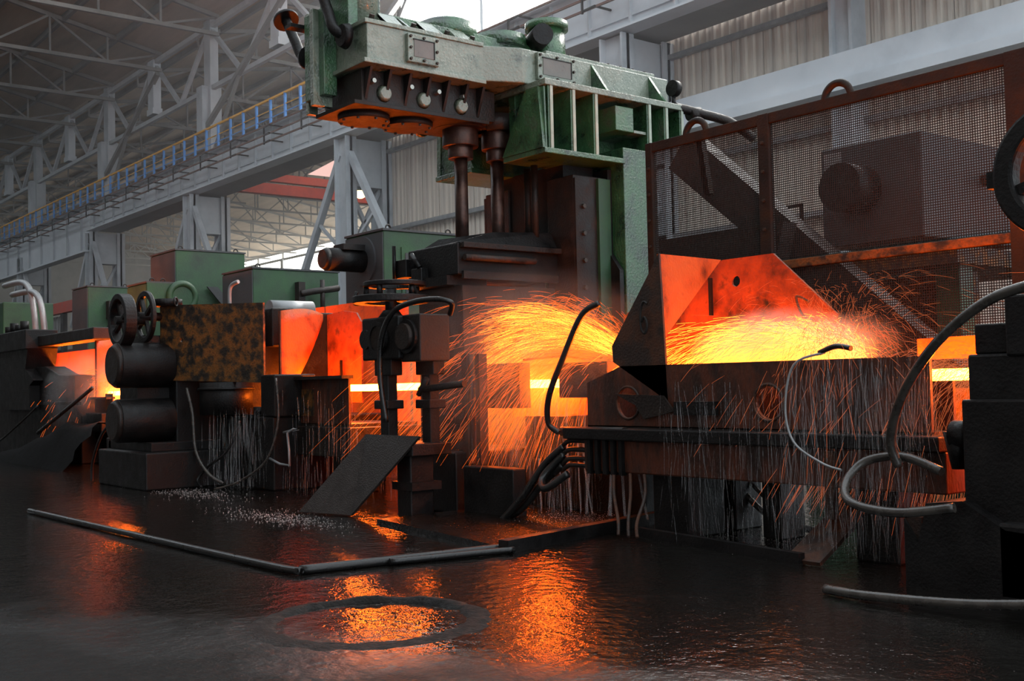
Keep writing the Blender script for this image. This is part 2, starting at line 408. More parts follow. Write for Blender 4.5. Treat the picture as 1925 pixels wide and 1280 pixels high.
# near side diagonal braces from column stems to trusses
for x in COLX[1:4]:
    tag(MB().bar((x-.2,20.8,13.4),(x+8,20.8,17.4),.2,.2).bar((x+3.5,20.8,15.1),(x+.5,20.8,11.9),.14).build('knee_brace', DSTEEL), {-34.6:'heavy grey raking strut beside the green beam end',-48.6:'heavy grey raking strut rising from the middle column above the railing',-62.6:'heavy grey raking strut rising from the stepped column above the railing'}[x], 'brace', 'raking struts above the girder')

# siding wall: corrugated sheets on girts
w = struct(MB().box(-34.2,-4,21.75,21.8,0,10.4).build('wall_back', SIDING))
prof = []
pan = None
def corr_panel(x0, wd, z0, z1, y):
    mb = MB(); pts = []; k = int(round(wd/.25)); 
    for i in range(k):
        a = x0+i*.25
        pts += [(a,y),(a+.1,y),(a+.13,y-.06),(a+.22,y-.06)]
    pts.append((x0+wd-.01,y))
    vs = [(px,py,z0) for px,py in pts]+[(px,py,z1) for px,py in pts]; n = len(pts)
    return mb.add(vs, [(i,i+1,n+i+1,n+i) for i in range(n-1)])
x = -34.2; k = 0
while x < -5:
    for (z0,z1,dy) in ((0,6.9,0),(6.85,10.4,-.02)):
        if k < 2:
            o = corr_panel(x,1.0,z0,z1,21.72+dy).build('siding_panel', SIDING, w)
            if z0 == 0: pA = (o,x)
            else: pB = (o,x)
        else:
            q = pA if z0 == 0 else pB
            cp(q[0], w, (x-q[1],0,0))
        k += 1
    x += 1.0
for k, (z, s_) in enumerate(((9.85,.12),(5.1,.14),(7.0,.14))):
    struct(MB().box(-34.2,-4,21.45,21.62,z-s_/2,z+s_/2).build('trim_%d'%(k+1), PIPEG))
struct(MB().box(-21.6,-4,21.0,21.62,7.85,8.5).box(-21.6,-4,20.75,21.62,7.6,7.85).build('trim_4', GIRD))
for k, x in enumerate((-21.2,-14.6)):
    t = tag(MB().box(x-.25,x+.25,21.25,21.65,0,10.3).box(x-.3,x-.22,21.1,21.65,0,10.3).box(x+.22,x+.3,21.1,21.65,0,10.3).build('wall_post', STEEL), ['grey wall post on the siding directly behind the green bracket','grey wall post on the siding above the mesh fence'][k], 'post', 'posts on the siding wall')
# overexposed glazing above the girder
wn = struct(MB().box(-33.9,-4,21.82,21.9,12.0,12.15).build('window_1', STEEL))
for i in range(6):
    x0 = -33.6+5*i
    MB().box(x0,x0+4.85,21.84,21.86,12.15,18.4).build('pane', GLASS, wn)
    MB().box(x0+4.85,x0+5.0,21.75,21.9,12.0,18.5).build('mullion', STEEL, wn)
for k, x in enumerate((-28.3,)):
    MB().bar((x-5,21.6,16.2),(x+6,21.6,12.4),.06).build('tie_rod', BROWN, wn)
# far wall with a daylight band
fw = struct(MB().box(-150,10,64,64.3,0,18.6).build('wall_far', DSTEEL))
wf = struct(MB().box(-150,-60,63.8,63.95,17.4,17.7).build('window_2', STEEL))
for i in range(9):
    x0 = -140+7*i
    MB().box(x0,x0+6.3,63.85,63.9,11.2,18.3).build('pane', GLASSF, wf)
    MB().box(x0+6.3,x0+7,63.7,63.95,11,17.6).build('mullion', GIRD, wf)
struct(MB().box(-150,14,-14.3,-14,0,19.4).build('wall_front', DSTEEL))  # unseen wall, added to block sky light from the camera side
struct(MB().box(-150.3,-150,-14,66,0,22).build('wall_end', DSTEEL))

# red crane bridge with self-lit pink panel in the bay beyond, hanging lamp
rc = thing('bridge_crane', 'red overhead crane bridge with pale pink side panel behind the lamp column', 'crane', (-46,30,10.2))
MB().box(-44.55,-44.25,20.9,41.0,10.405,10.75).build('front_beam', RED, rc)
MB().box(-47.6,-47.2,20.9,41.0,10.405,10.9).build('back_beam', RED, rc)
MB().plate([(-45.2,24.2,11.1),(-45.2,38,11.1),(-45.2,38,13.0),(-45.2,27.5,13.0)],.1).build('side_panel', PINKLIT, rc)
MB().bar((-44.4,21.1,10.56),(-47.4,21.1,10.56),.3).build('end_carriage', RED, rc)
lp = thing('hanging_lamp', 'small glowing yellow lamp hanging beside the grey column', 'lamp', (-42,25,9.75))
MB().cyl((-42,25,9.72),(-42,25,9.9),.3,.24).cyl((-42,25,9.6),(-42,25,9.72),.1,.3).build('glass', LAMPM, lp)
MB().cyl((-42,25,9.9),(-42,25,10.05),.32,.1).build('shade', DRK, lp)
MB().cyl((-42,25,10.05),(-42,25,17.6),.02,n=6).build('cord', DRK, lp)
rw = thing('red_fence', 'low dull red partition with barred window behind the left stand', 'partition', (-55,16,0))
MB().box(-75,-44,16,16.2,0,3.4).build('panel', mat('dull_red_sheet',['5a3a36','77504a'],(.6,.8),0,1,.05), rw)
MB().box(-75,-44,15.7,16.0,5.1,5.6).build('red_beam', RED, rw)
for k in range(6):
    MB().box(-74+5*k,-73.6+5*k,15.8,16,0,5.2).build('post', DRK, rw)
for k in range(9):
    MB().box(-58+.5*k,-57.7+.5*k,15.9,16.0,3.4,5.0).build('bar', DSTEEL, rw)

# ================================================================== HOT LINE
LY, LZ = 7.4, 1.3
tag(MB().box(-31,-2.2,LY-.045,LY+.045,LZ-.04,LZ+.045).build('hot_steel_bar', HOTM, bevel=.01), 'glowing yellow white hot steel bar running through all the stands', 'steel bar')

# ================================================================== MAIN VERTICAL STAND
A = thing('vertical_mill_stand', 'big oily green vertical rolling mill stand with overhead gear beam and two spindles', 'mill stand', (-9.9,8.2,0))
BX0, BX1 = -10.36, -9.35
# gear beam: narrow front box, flare, wide rear body
MB().plate([(BX0,5.67,4.54),(BX1,5.67,4.54),(BX1,7.1,4.54),(-9.18,7.5,4.54),(-9.18,9.75,4.54),(-10.6,9.75,4.54),(-10.6,7.5,4.54),(BX0,7.1,4.54)], -.38 if False else .38).build('gear_beam', G_sheen, A, .012)
gb = bpy.data.objects['gear_beam']
for v in gb.data.vertices: pass
zs = [v.co.z for v in gb.data.vertices]
sh = 4.54 - min(zs)
for v in gb.data.vertices: v.co.z += sh
MB().box(BX0-.03,BX1+.03,5.62,7.12,4.5,4.545).build('lower_flange', G_sheen, A, .006)
MB().box(BX0-.02,BX1+.02,5.64,7.1,4.9,4.945).build('upper_flange', G_sheen, A, .006)
# top deck with gusset row
MB().box(-10.25,-9.62,5.75,8.2,4.94,5.14).build('top_cover', G_green, A, .01)
for y in (5.95,6.2,6.42,6.62,6.84,7.0):
    MB().plate([(-9.62,y,4.94),(-9.37,y,4.94),(-9.62,y,5.12)],.03).build('top_gusset', G_sheen, A)
for k, y in enumerate((6.05,6.52,6.92)):
    MB().plate([(-9.6,y-.1,5.12),(-9.6,y+.1,5.12),(-9.4,y+.1,4.95),(-9.4,y-.1,4.95)][::-1],.03).build('top_lug', G_sheen, A)
bolts(A, BRASS, [(-9.5,y,4.96) for y in (5.8,6.3,6.72,7.05)], (.5,0,.86), .035, .09, 'top_bolt')
MB().cyl((-9.95,7.05,5.1),(-9.95,7.05,5.27),.36,.34,32).cyl((-9.95,7.05,5.27),(-9.95,7.05,5.31),.3,.26,32).build('gear_cap', G_green, A)
MB().cyl((-9.85,7.72,5.1),(-9.85,7.72,5.24),.32,.3,32).build('gear_cap', G_green, A)
MB().cyl((-9.7,8.3,4.9),(-9.7,8.3,5.4),.22,.21,28).cyl((-9.7,8.3,5.38),(-9.7,8.3,5.47),.25,.25,28).build('vent_drum', G_green, A)
MB().cyl((-9.7,8.1,5.2),(-9.35,7.95,5.2),.12,.12,18).build('vent_neck', BLK, A)
MB().box(-10.2,-9.62,5.62,6.0,4.94,5.9).build('end_tower', G_green, A, .01)
MB().cyl((-9.75,5.85,4.95),(-9.75,5.85,5.9),.18,.18,20).build('tower_pipe', G_sheen, A)
# end frame plates at the near end
MB().box(-10.42,-10.36,5.56,5.67,4.18,5.25).build('end_plate', G_sheen, A, .006)
MB().box(-10.36,-9.95,5.52,5.67,4.3,5.2).build('end_web', G_green, A, .006)
MB().box(-10.12,-10.05,5.45,5.67,4.2,5.2).build('end_rib', G_sheen, A, .006)
MB().box(-10.55,-10.42,5.4,5.7,5.1,5.14).build('end_lip', BLK, A)
# under-row with gussets, bolts, bottom plate and two round ports
MB().box(-10.3,-9.55,5.72,7.4,4.17,4.5).build('lower_body', DRK, A, .006)
for y in (5.75,5.98,6.22,6.46,6.7,6.94,7.15):
    MB().plate([(-9.55,y,4.19),(-9.42,y,4.5),(-9.55,y,4.5)],.03).build('lower_gusset', DRK, A)
for y in (5.86,6.34,6.82):
    MB().cyl((-9.55,y+.12,4.28),(-9.5,y+.12,4.28),.09,.06,16).build('lower_lug', G_sheen, A)
bolts(A, CHROME, [(-9.55,y,4.38) for y in (5.83,6.28,6.62,6.95)], (1,0,0), .028, .07, 'lower_bolt', 12)
MB().box(-10.32,-9.52,5.62,7.3,4.13,4.17).build('bottom_plate', DRK, A, .004)
for y in (5.98,6.52):
    p_ = MB().cyl((-9.95,y,4.07),(-9.95,y,4.13),.27,.27,28).build('bottom_port', DRK, A)
    bolts(A, BRASS, [(-9.95+.24*math.cos(a),y+.24*math.sin(a),4.07) for a in [i*math.pi/4 for i in range(8)]], (0,0,-1), .018, .02, 'port_bolt')
# inspection covers on the side face
def cover(y0, y1, z0, z1, x):
    c = MB().box(x,x+.05,y0,y1,z0,z1).build('inspection_cover', G_sheen, A, .006)
    MB().box(x+.05,x+.056,y0+.07,y1-.07,z0+.06,z1-.06).build('cover_plate', CLOUDP, c)
    MB().box(x+.05,x+.062,y0+.06,y1-.06,z1-.06,z1-.05).box(x+.05,x+.062,y1-.07,y1-.06,z0+.06,z1-.05).build('cover_lip', BLK, c)
    ym, zm = (y0+y1)/2, (z0+z1)/2
    bolts(c, BRASS, [(x+.05,y,z) for y, z in ((y0+.03,z0+.03),(ym,z0+.03),(y1-.03,z0+.03),(y0+.03,z1-.03),(ym,z1-.03),(y1-.03,z1-.03),(y0+.03,zm),(y1-.03,zm))], (1,0,0), .016, .022)
cover(6.12,6.5,4.58,4.87,BX1); cover(7.68,8.22,4.6,4.9,-9.18)
# rear body ribs, flange, bracket
MB().box(-10.75,-8.88,7.56,9.7,4.47,4.54).build('bracket_flange', G_sheen, A, .008)
for y in (8.5,9.42):
    MB().plate([(-9.18,y,4.54),(-8.92,y,4.54),(-9.18,y,4.9)],.035).build('side_rib', G_green, A)
MB().box(-10.4,-9.25,7.9,9.6,4.92,4.98).build('top_lid', G_sheen, A, .006)
bolts(A, BRASS, [(-9.32,8.3+.2*i,4.98) for i in range(7)]+[(-8.97,y,4.54) for y in (7.75,8.6,9.1)], (0,0,1), .022, .03, 'lid_bolt')
def bracket(sx):       # sx=+1 near side (+X), -1 far side
    def X(d): return -9.9+sx*d
    fl = MB().plate([(X(.25),7.6,4.47),(X(.98),7.6,4.47),(X(1.02),7.58,3.79),(X(.25),7.58,3.79)],.05) if False else MB()
    # bracket body with tapered end wall
    fl.plate([(X(.72),7.58,4.46),(X(.93),7.58,4.46),(X(1.0),7.58,3.8),(X(.3),7.58,3.8)], .05)
    fl.build('bracket_end_wall', G_green, A)
    MB().plate([(X(.98),7.57,4.46),(X(.9),7.57,4.46),(X(.93),7.57,3.8),(X(1.0),7.57,3.8)], .02).build('bracket_edge', G_green, A)
    MB().box(min(X(.3),X(1.02)),max(X(.3),X(1.02)),7.54,8.72,3.74,3.8).build('bracket_foot_plate', G_green, A, .008)
    MB().box(min(X(.35),X(.45)),max(X(.35),X(.45)),7.6,9.7,3.8,4.47).build('bracket_back_web', G_green, A)
    for y, zb in ((7.64,3.8),(7.96,3.8),(8.29,3.8),(9.12,3.4),(9.4,4.0),(9.66,4.1)):
        MB().plate([(X(.45),y,4.47),(X(1.0),y,4.47),(X(1.0),y,zb),(X(.45),y,zb)],.028).build('bracket_rib', G_green, A)
        MB().box(min(X(1.0),X(1.012)),max(X(1.0),X(1.012)),y-.005,y+.033,zb,4.47).build('rib_edge', G_edge, A)
    MB().box(min(X(.45),X(.98)),max(X(.45),X(.98)),8.62,8.9,4.12,4.4).build('bracket_block', G_green, A, .01)
    MB().box(min(X(.45),X(.98)),max(X(.45),X(.98)),8.9,9.12,4.12,4.15).build('bracket_shelf', G_sheen, A)
    MB().box(min(X(.4),X(1.0)),max(X(.4),X(1.0)),8.7,9.14,0,3.93).build('green_upright', G_green, A, .01)
    MB().plate([(X(.82),8.68,2.75),(X(.98),8.68,2.55),(X(.98),8.68,.2),(X(.5),8.68,.2),(X(.5),8.68,3.7),(X(.82),8.68,3.7)],.06).build('upright_gusset', BLK, A)
    # guide post with bolted strip
    MB().box(min(X(.35),X(.8)),max(X(.35),X(.8)),8.12,8.66,.4,3.6).build('guide_post', DRK, A, .01)
    gx = X(.8)
    MB().box(min(gx,gx+sx*.03),max(gx,gx+sx*.03),8.12,8.34,1.2,3.56).build('bolted_strip', DRK, A)
    MB().box(min(gx,gx+sx*.04),max(gx,gx+sx*.04),8.46,8.64,.6,3.58).build('wear_strip', G_drive, A)
    bolts(A, BRASS, [(gx+sx*.03,8.23,1.45+.3*i) for i in range(7)], (sx,0,0), .03, .03, 'strip_bolt')
bracket(1); bracket(-1)
MB().box(-10.3,-9.5,9.1,9.2,0,3.9).build('back_wall', BLK, A)
MB().box(-10.55,-9.3,8.15,8.6,2.9,3.75).build('inner_block', BLK, A)
for y,x in ((7.9,-9.5),(8.0,-9.75)): MB().cyl((x,y,2.9),(x,y,3.75),.04,n=10).build('lifting_screw', DRK, A)
# spindles
for nm, (x, y, r) in enumerate(((-9.9,7.18,1.0),(-9.82,7.62,.84))):
    MB().cyl((x,y,4.12),(x,y,4.3),.3*r,.32*r,28).build('spindle_collar', DRK, A)
    MB().cyl((x,y,3.93),(x,y,4.22),.2*r,.2*r,28).build('coupling', SHAFT, A, .01)
    MB().cyl((x,y,3.8),(x,y,3.94),.14*r,.14*r,24).build('coupling_neck', SHAFT, A, .008)
    MB().cyl((x,y,2.6),(x,y,3.82),.074,.074,20).build('spindle_shaft', SHAFT, A)
MB().cyl((-10.45,7.05,4.22),(-9.98,7.05,4.22),.06,n=14).cyl((-10.5,7.05,4.22),(-10.43,7.05,4.22),.08,n=14).build('oil_pipe', G_green, A)
# chock cassette
cs = MB().plate([(-10.34,6.75,2.46),(-9.4,6.75,2.46),(-9.4,8.2,2.46),(-10.34,8.2,2.46)],-.34)
MB().box(-10.34,-9.4,6.75,8.2,2.46,2.8).build('chock_cassette', BLK, A, .015)
MB().add([(-10.25,6.85,2.8),(-9.4,6.75,2.8),(-9.4,8.2,2.82),(-10.25,8.2,2.82),(-10.1,7.0,2.92),(-9.5,7.3,2.95),(-9.5,8.1,3.0),(-10.1,8.1,3.0)],
         [(0,3,2,1),(4,5,6,7),(0,1,5,4),(1,2,6,5),(2,3,7,6),(3,0,4,7)]).build('cassette_top', BLK, A)
MB().box(-9.4,-9.32,6.78,8.15,2.74,2.8).build('cassette_ledge', DRK, A, .006)
MB().cyl((-9.34,6.8,2.64),(-9.34,7.75,2.64),.035,n=12).build('tie_bar', RUST, A)
MB().box(-9.4,-9.36,6.8,8.1,2.42,2.5).build('cassette_lower_ledge', DRK, A)
MB().box(-10.45,-10.22,6.64,6.8,2.5,2.7).build('valve_block', BLK, A, .01)
MB().cyl((-10.42,6.62,2.48),(-10.42,6.62,2.86),.022,n=8).build('valve_stem', BLK, A)
MB().box(-10.15,-9.95,6.66,6.78,2.42,2.58).build('valve_block', BLK, A, .01)
MB().cyl((-10.0,6.68,2.58),(-10.16,6.68,2.74),.03,n=8).build('valve_lever', BLK, A)
MB().box(-10.25,-9.5,6.68,7.2,2.36,2.46).build('cassette_skirt', BLK, A)
# roll housing (two cheeks with the pass gap between), guide boxes, base
MB().box(-10.25,-9.42,6.82,8.1,1.62,2.36).build('roll_housing', DRK, A, .012)
MB().box(-10.3,-9.38,6.85,7.08,.62,1.64).build('housing_cheek', DRK, A, .01)
MB().box(-10.3,-9.38,7.78,8.1,.62,1.64).build('housing_cheek', DRK, A, .01)
MB().box(-10.3,-9.3,6.6,8.6,.0,.62).build('base_frame', BLK, A, .02)
MB().box(-9.3,-7.6,7.6,8.6,.0,.55).build('base_extension', BLK, A, .02)
for (x, w_) in ((-9.36,.1),(-9.12,.07)):
    MB().box(x,x+w_,6.74,6.84,.5,1.62).build('stanchion', RUST, A)
MB().cyl((-9.24,6.78,.6),(-9.24,6.78,1.62),.03,n=10).build('water_pipe', RUST, A)
MB().box(-9.4,-8.8,7.06,7.2,1.06,1.52).build('exit_guide', RUST, A)
MB().box(-8.24,-7.55,7.1,7.68,1.16,1.5).build('entry_guide', RUST, A, .01)
MB().box(-9.6,-8.3,7.6,7.64,.95,1.62).build('added_guide_back', HOOD, A)  # reflecting plate added to brighten the opening around the bar
MB().plate([(-9.4,7.6,1.5),(-8.2,7.6,1.5),(-8.2,7.15,1.56),(-8.85,7.15,1.54)],.02).build('guide_roof', HOOD, A)
MB().box(-8.9,-8.3,7.2,7.6,.55,.98).build('guide_bed', DRK, A, .01)
# plate added behind the line to catch the bar's orange glow
tag(MB().box(-13.2,-7.7,8.66,8.72,.0,2.05).build('added_glow_plate', HOOD), 'added plate catching the bar glow behind the pass line of the main stand', 'plate')

# lever pipes with caps on the near end of the beam
def lever(p_top, p_el, p_in, label):
    t = thing('lever_pipe', label, 'pipe', p_el)
    MB().tube([p_top, Vector(p_top).lerp(Vector(p_el),.6), p_el, p_in], .055, 12).build('bent_pipe', BLK, t)
    d = (Vector(p_top)-Vector(p_el)).normalized()
    MB().cyl(p_top, Vector(p_top)+d*.035, .14, n=18).build('cap_flange', BLK, t)
    dd = Vector((-.07,0,0)) if p_in[0] < -10 else Vector((0,-.07,0))
    MB().cyl(p_in, Vector(p_in)+dd, .13, .11, 18).build('mount_flange', BLK, t)
lever((-10.95,5.62,5.34),(-10.62,5.62,4.88),(-10.43,5.62,4.8),'black bent pipe with flat cap, leftmost on the beam end')
lever((-9.96,5.5,5.38),(-9.7,5.5,4.9),(-9.62,5.6,4.82),'black bent pipe beside the green tower on the beam end')
# gauge at the rear of the beam
gg = thing('pressure_gauge', 'round black gauge on a short stem at the rear end of the green beam', 'gauge', (-8.9,9.6,4.5))
MB().cyl((-8.95,9.6,4.5),(-8.95,9.6,4.66),.025,n=8).build('stem', BLK, gg)
MB().cyl((-8.95,9.57,4.74),(-8.95,9.65,4.74),.095,n=24).build('dial_case', BLK, gg)
MB().tube([(-8.95,9.6,4.52),(-8.85,9.9,4.47),(-8.7,10.3,4.38),(-8.6,10.6,4.2)],.055,10).cyl((-8.9,9.8,4.45),(-8.87,9.95,4.47),.08,n=12).build('supply_hose', DRK, gg)

# ================================================================== SCREW-DOWN GEARBOX ON LEGS WITH HANDWHEEL
Gx = thing('screw_gearbox', 'black gearbox on two legs in front of the main stand', 'gearbox', (-9.4,6.1,.75))
MB().box(-10.1,-9.4,6.0,6.35,1.58,2.02).build('housing', BLK, Gx, .02)
MB().box(-9.45,-9.1,6.06,6.42,1.55,2.02).build('side_housing', DRK, Gx, .015)
for x in (-9.76,-9.3):
    c = MB().ring((x,5.99 if x < -9.5 else 6.05,1.8),(0,1,0),.17,.13,.05,28).build('flange_ring', BLK, Gx)
    MB().cyl((x,5.98,1.8),(x,6.06,1.8),.13,n=24).build('flange_disc', DRK, c)
for x in (-10.0,):
    MB().cyl((x,5.97,1.8),(x,6.02,1.8),.1,n=20).build('boss', BLK, Gx)
for x, y in ((-9.75,6.03),(-9.36,6.28)):
    MB().box(x-.16,x+.16,y,y+.14,1.42,1.6).build('leg_bracket', BLK, Gx, .01)
    MB().box(x-.075,x+.075,y+.01,y+.13,.72,1.46).build('leg', BLK, Gx, .012)
    MB().box(x-.13,x+.13,y-.03,y+.17,1.08,1.17).build('leg_collar', BLK, Gx, .01)
MB().box(-9.95,-9.15,5.98,6.45,.62,.74).build('sole_plate', BLK, Gx, .01)
MB().box(-9.5,-9.25,6.02,6.3,0,.64).build('pedestal', BLK, Gx, .015)
MB().box(-9.56,-9.19,6.0,6.35,.28,.36).build('pedestal_collar', BLK, Gx)
MB().box(-9.1,-8.3,6.55,6.72,.0,.5).build('apron_beam', BLK, Gx, .015)
MB().cyl((-9.35,6.22,1.27),(-8.7,6.3,1.32),.035,n=10).cyl((-9.35,6.2,1.22),(-9.2,6.2,1.38),.03,n=8).build('spray_pipe', DRK, Gx)
hw = thing('handwheel', 'flat black double rimmed handwheel lying on the gearbox', 'handwheel', (-9.84,6.2,2.02))
MB().cyl((-9.84,6.2,2.0),(-9.84,6.2,2.32),.06,n=16).cyl((-9.84,6.2,2.02),(-9.84,6.2,2.1),.14,.08,n=18).build('hub_stem', BLK, hw)
MB().ring((-9.84,6.2,2.21),(0,0,1),.4,.27,.075,48).build('lower_rim', BLK, hw, .012)
MB().ring((-9.82,6.24,2.37),(0,0,1),.33,.24,.05,48).build('upper_rim', BLK, hw, .01)
for k in range(4):
    a = k*math.pi/2+.4; MB().bar((-9.84,6.2,2.24),(-9.84+.3*math.cos(a),6.2+.3*math.sin(a),2.22),.06).build('spoke', BLK, hw)
for k in range(5):
    a = k*2*math.pi/5+.2; MB().cyl((-9.83+.28*math.cos(a),6.22+.28*math.sin(a),2.24),(-9.83+.28*math.cos(a),6.22+.28*math.sin(a),2.36),.03,n=8).build('spacer', BLK, hw)
MB().tube([(-10.2,6.1,2.2),(-10.32,6.05,2.2),(-10.36,6.1,2.33)],.02,8).build('crank_hook', BLK, hw)
tag(MB().tube([(-9.55,5.94,.95),(-9.62,5.92,1.4),(-9.58,5.92,1.8),(-9.4,5.95,2.05),(-9.1,6.0,2.13),(-8.85,6.1,2.14),(-8.75,6.2,2.1),(-8.85,6.25,2.0)],.028,10).build('rubber_hose', HOSE), 'black rubber hose arching over the front of the gearbox', 'hose')
# ramp plate
P1, P2 = Vector((-10.6,5.5,.02)), Vector((-9.9,5.72,.02)); Q1, Q2 = Vector((-10.05,6.0,.82)), Vector((-9.05,6.0,.82))
tag(MB().plate([P1,P2,Q2,Q1],.025).build('ramp_plate', mat('wet_dark_sheet',['26211f','3a3330'],(.35,.6),.2,10,.4,70)), 'large dark steel sheet leaning from the floor onto the gearbox base', 'sheet')

# ================================================================== HOODS AND TROUGHS
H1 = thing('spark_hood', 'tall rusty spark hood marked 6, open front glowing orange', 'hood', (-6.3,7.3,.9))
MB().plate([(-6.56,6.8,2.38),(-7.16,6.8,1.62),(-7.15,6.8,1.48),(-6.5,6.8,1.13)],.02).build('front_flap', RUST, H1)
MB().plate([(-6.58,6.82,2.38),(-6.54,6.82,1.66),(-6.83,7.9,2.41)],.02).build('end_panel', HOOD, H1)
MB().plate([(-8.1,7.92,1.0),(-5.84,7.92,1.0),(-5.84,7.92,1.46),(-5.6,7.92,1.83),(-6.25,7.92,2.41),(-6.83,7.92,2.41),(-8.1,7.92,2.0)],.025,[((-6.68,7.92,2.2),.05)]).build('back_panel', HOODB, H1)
MB().bar((-6.95,7.88,1.9),(-6.95,7.88,2.25),.03).build('slot_strip', BLK, H1)
MB().tube([(-5.85,7.88,1.95),(-5.95,7.84,2.0),(-5.9,7.84,1.85),(-5.78,7.84,1.78)],.012,6).build('lifting_eye', RUST, H1)
# digit 6 on the flap, welded rod
c6 = []
for i in range(24):
    a = math.pi*.5+i/23*math.pi*1.1; c6.append((-6.84+.05*math.cos(a),6.79,1.93+.12*math.sin(a)))
lo = [(-6.84+.045*math.cos(a),6.79,1.84+.055*math.sin(a)) for a in [math.pi+i/16*2*math.pi for i in range(17)]]
MB().tube([(-6.680,6.765,1.960),(-6.720,6.765,1.980),(-6.755,6.765,1.930),(-6.765,6.765,1.830),(-6.755,6.765,1.750),(-6.720,6.765,1.710),(-6.690,6.765,1.750),(-6.690,6.765,1.810),(-6.720,6.765,1.850),(-6.750,6.765,1.810)],.011,6,4).build('welded_digit', LETTER, H1)
TR = thing('trough_table', 'rust brown roller trough with round holes below the glowing hood', 'trough', (-5.8,7.3,0))
MB().plate([(-7.5,6.8,.91),(-4.1,6.8,.91),(-4.1,6.8,1.43),(-7.05,6.8,1.44),(-7.5,6.8,1.3)],.03,[((-6.97,6.8,1.12),.14),((-5.45,6.8,1.12),.125)]).build('front_plate', TROUGH, TR)
MB().box(-7.5,-4.1,7.08,7.11,.91,1.26).build('glow_blind', TROUGH, TR)  # added behind the holes so the bar doesn't glow through them
MB().box(-7.5,-4.1,7.88,7.91,.91,1.2).build('back_plate', RUST, TR)
MB().box(-7.5,-4.1,6.8,7.9,.88,.92).build('bed_plate', DRK, TR)
for x in (-6.97,-5.45): MB().torus((x,6.795,1.12),(0,1,0),.14,.012,28,6).build('hole_rim', RUST, TR)
MB().plate([(-7.1,6.78,1.2),(-6.52,6.78,1.18),(-6.4,6.78,1.05),(-6.75,6.78,.98),(-6.85,6.78,1.1)],.02).build('patch_plate', DRK, TR)
MB().box(-6.4,-5.95,6.76,6.8,1.02,1.13).build('clip_plate', BLK, TR)
MB().box(-7.65,-3.95,6.62,8.0,.8,.9).build('top_rail', BLK, TR, .01)
MB().box(-7.45,-3.95,6.7,7.9,.52,.8).build('side_beam', TROUGH, TR, .012)
for x in (-7.35,-7.25,-7.15,-7.05,-6.95): MB().box(x-.02,x+.02,6.66,6.72,.5,.8).build('beam_rib', BLK, TR)
for (x0,x1,y0,y1) in ((-6.75,-6.35,6.85,7.3),(-5.95,-5.75,7.3,7.6),(-4.75,-4.4,6.85,7.3),(-6.75,-6.4,7.5,7.85)):
    MB().box(x0,x1,y0,y1,0,.54).build('leg', BLK, TR, .01)
MB().box(-4.85,-4.78,6.64,6.7,.3,.78).build('drip_strip', RUST, TR)
MB().cyl((-7.8,6.75,.86),(-6.9,6.68,.87),.045,n=14).build('manifold_pipe', DRK, TR)
for k, z in enumerate((.78,.7,.62,.56)):
    MB().tube([(-7.45,6.72,z),(-7.62,6.68,z),(-7.72,6.68,z-.05)],.022,8).build('manifold_stub', DRK, TR)
hoses = []
for k, (a, b, c, d) in enumerate((((-7.7,6.68,.73),(-7.9,6.6,.55),(-8.1,6.5,.25),(-8.35,6.45,.02)),((-7.7,6.68,.66),(-7.85,6.55,.45),(-7.7,6.45,.36),(-7.5,6.55,.5)),((-7.72,6.68,.56),(-7.95,6.62,.38),(-8.15,6.55,.15),(-8.4,6.52,.02)))):
    tag(MB().tube([a,b,c,d],.035,10).build('manifold_hose', HOSE), ['black hose dropping from the top manifold stub to the floor','short black hose looping under the manifold stubs','black hose from the lowest manifold stub trailing to the floor'][k], 'hose', 'hoses at the trough manifold')
for k, (x0, x1) in enumerate(((-7.05,-6.72),(-6.85,-6.6),(-6.68,-6.5))):
    tag(MB().tube([(x0,6.68,.52),(x0+.08,6.6,.35),(x1-.05,6.45,.15),(x1,6.4,.04)],.014,8).build('drain_tube', RUST), 'thin rusty tube slanting from the trough beam to the floor, %s of three' % ['leftmost','middle','rightmost'][k], 'tube', 'thin tubes under the trough beam')
tag(MB().tube([(-7.2,6.7,2.0),(-7.35,6.62,1.9),(-7.52,6.55,1.55),(-7.7,6.52,1.2),(-7.82,6.6,.95),(-7.74,6.66,.85)],.028,10).build('rubber_hose', HOSE), 'black rubber hose curving down beside the flap marked 6', 'hose')
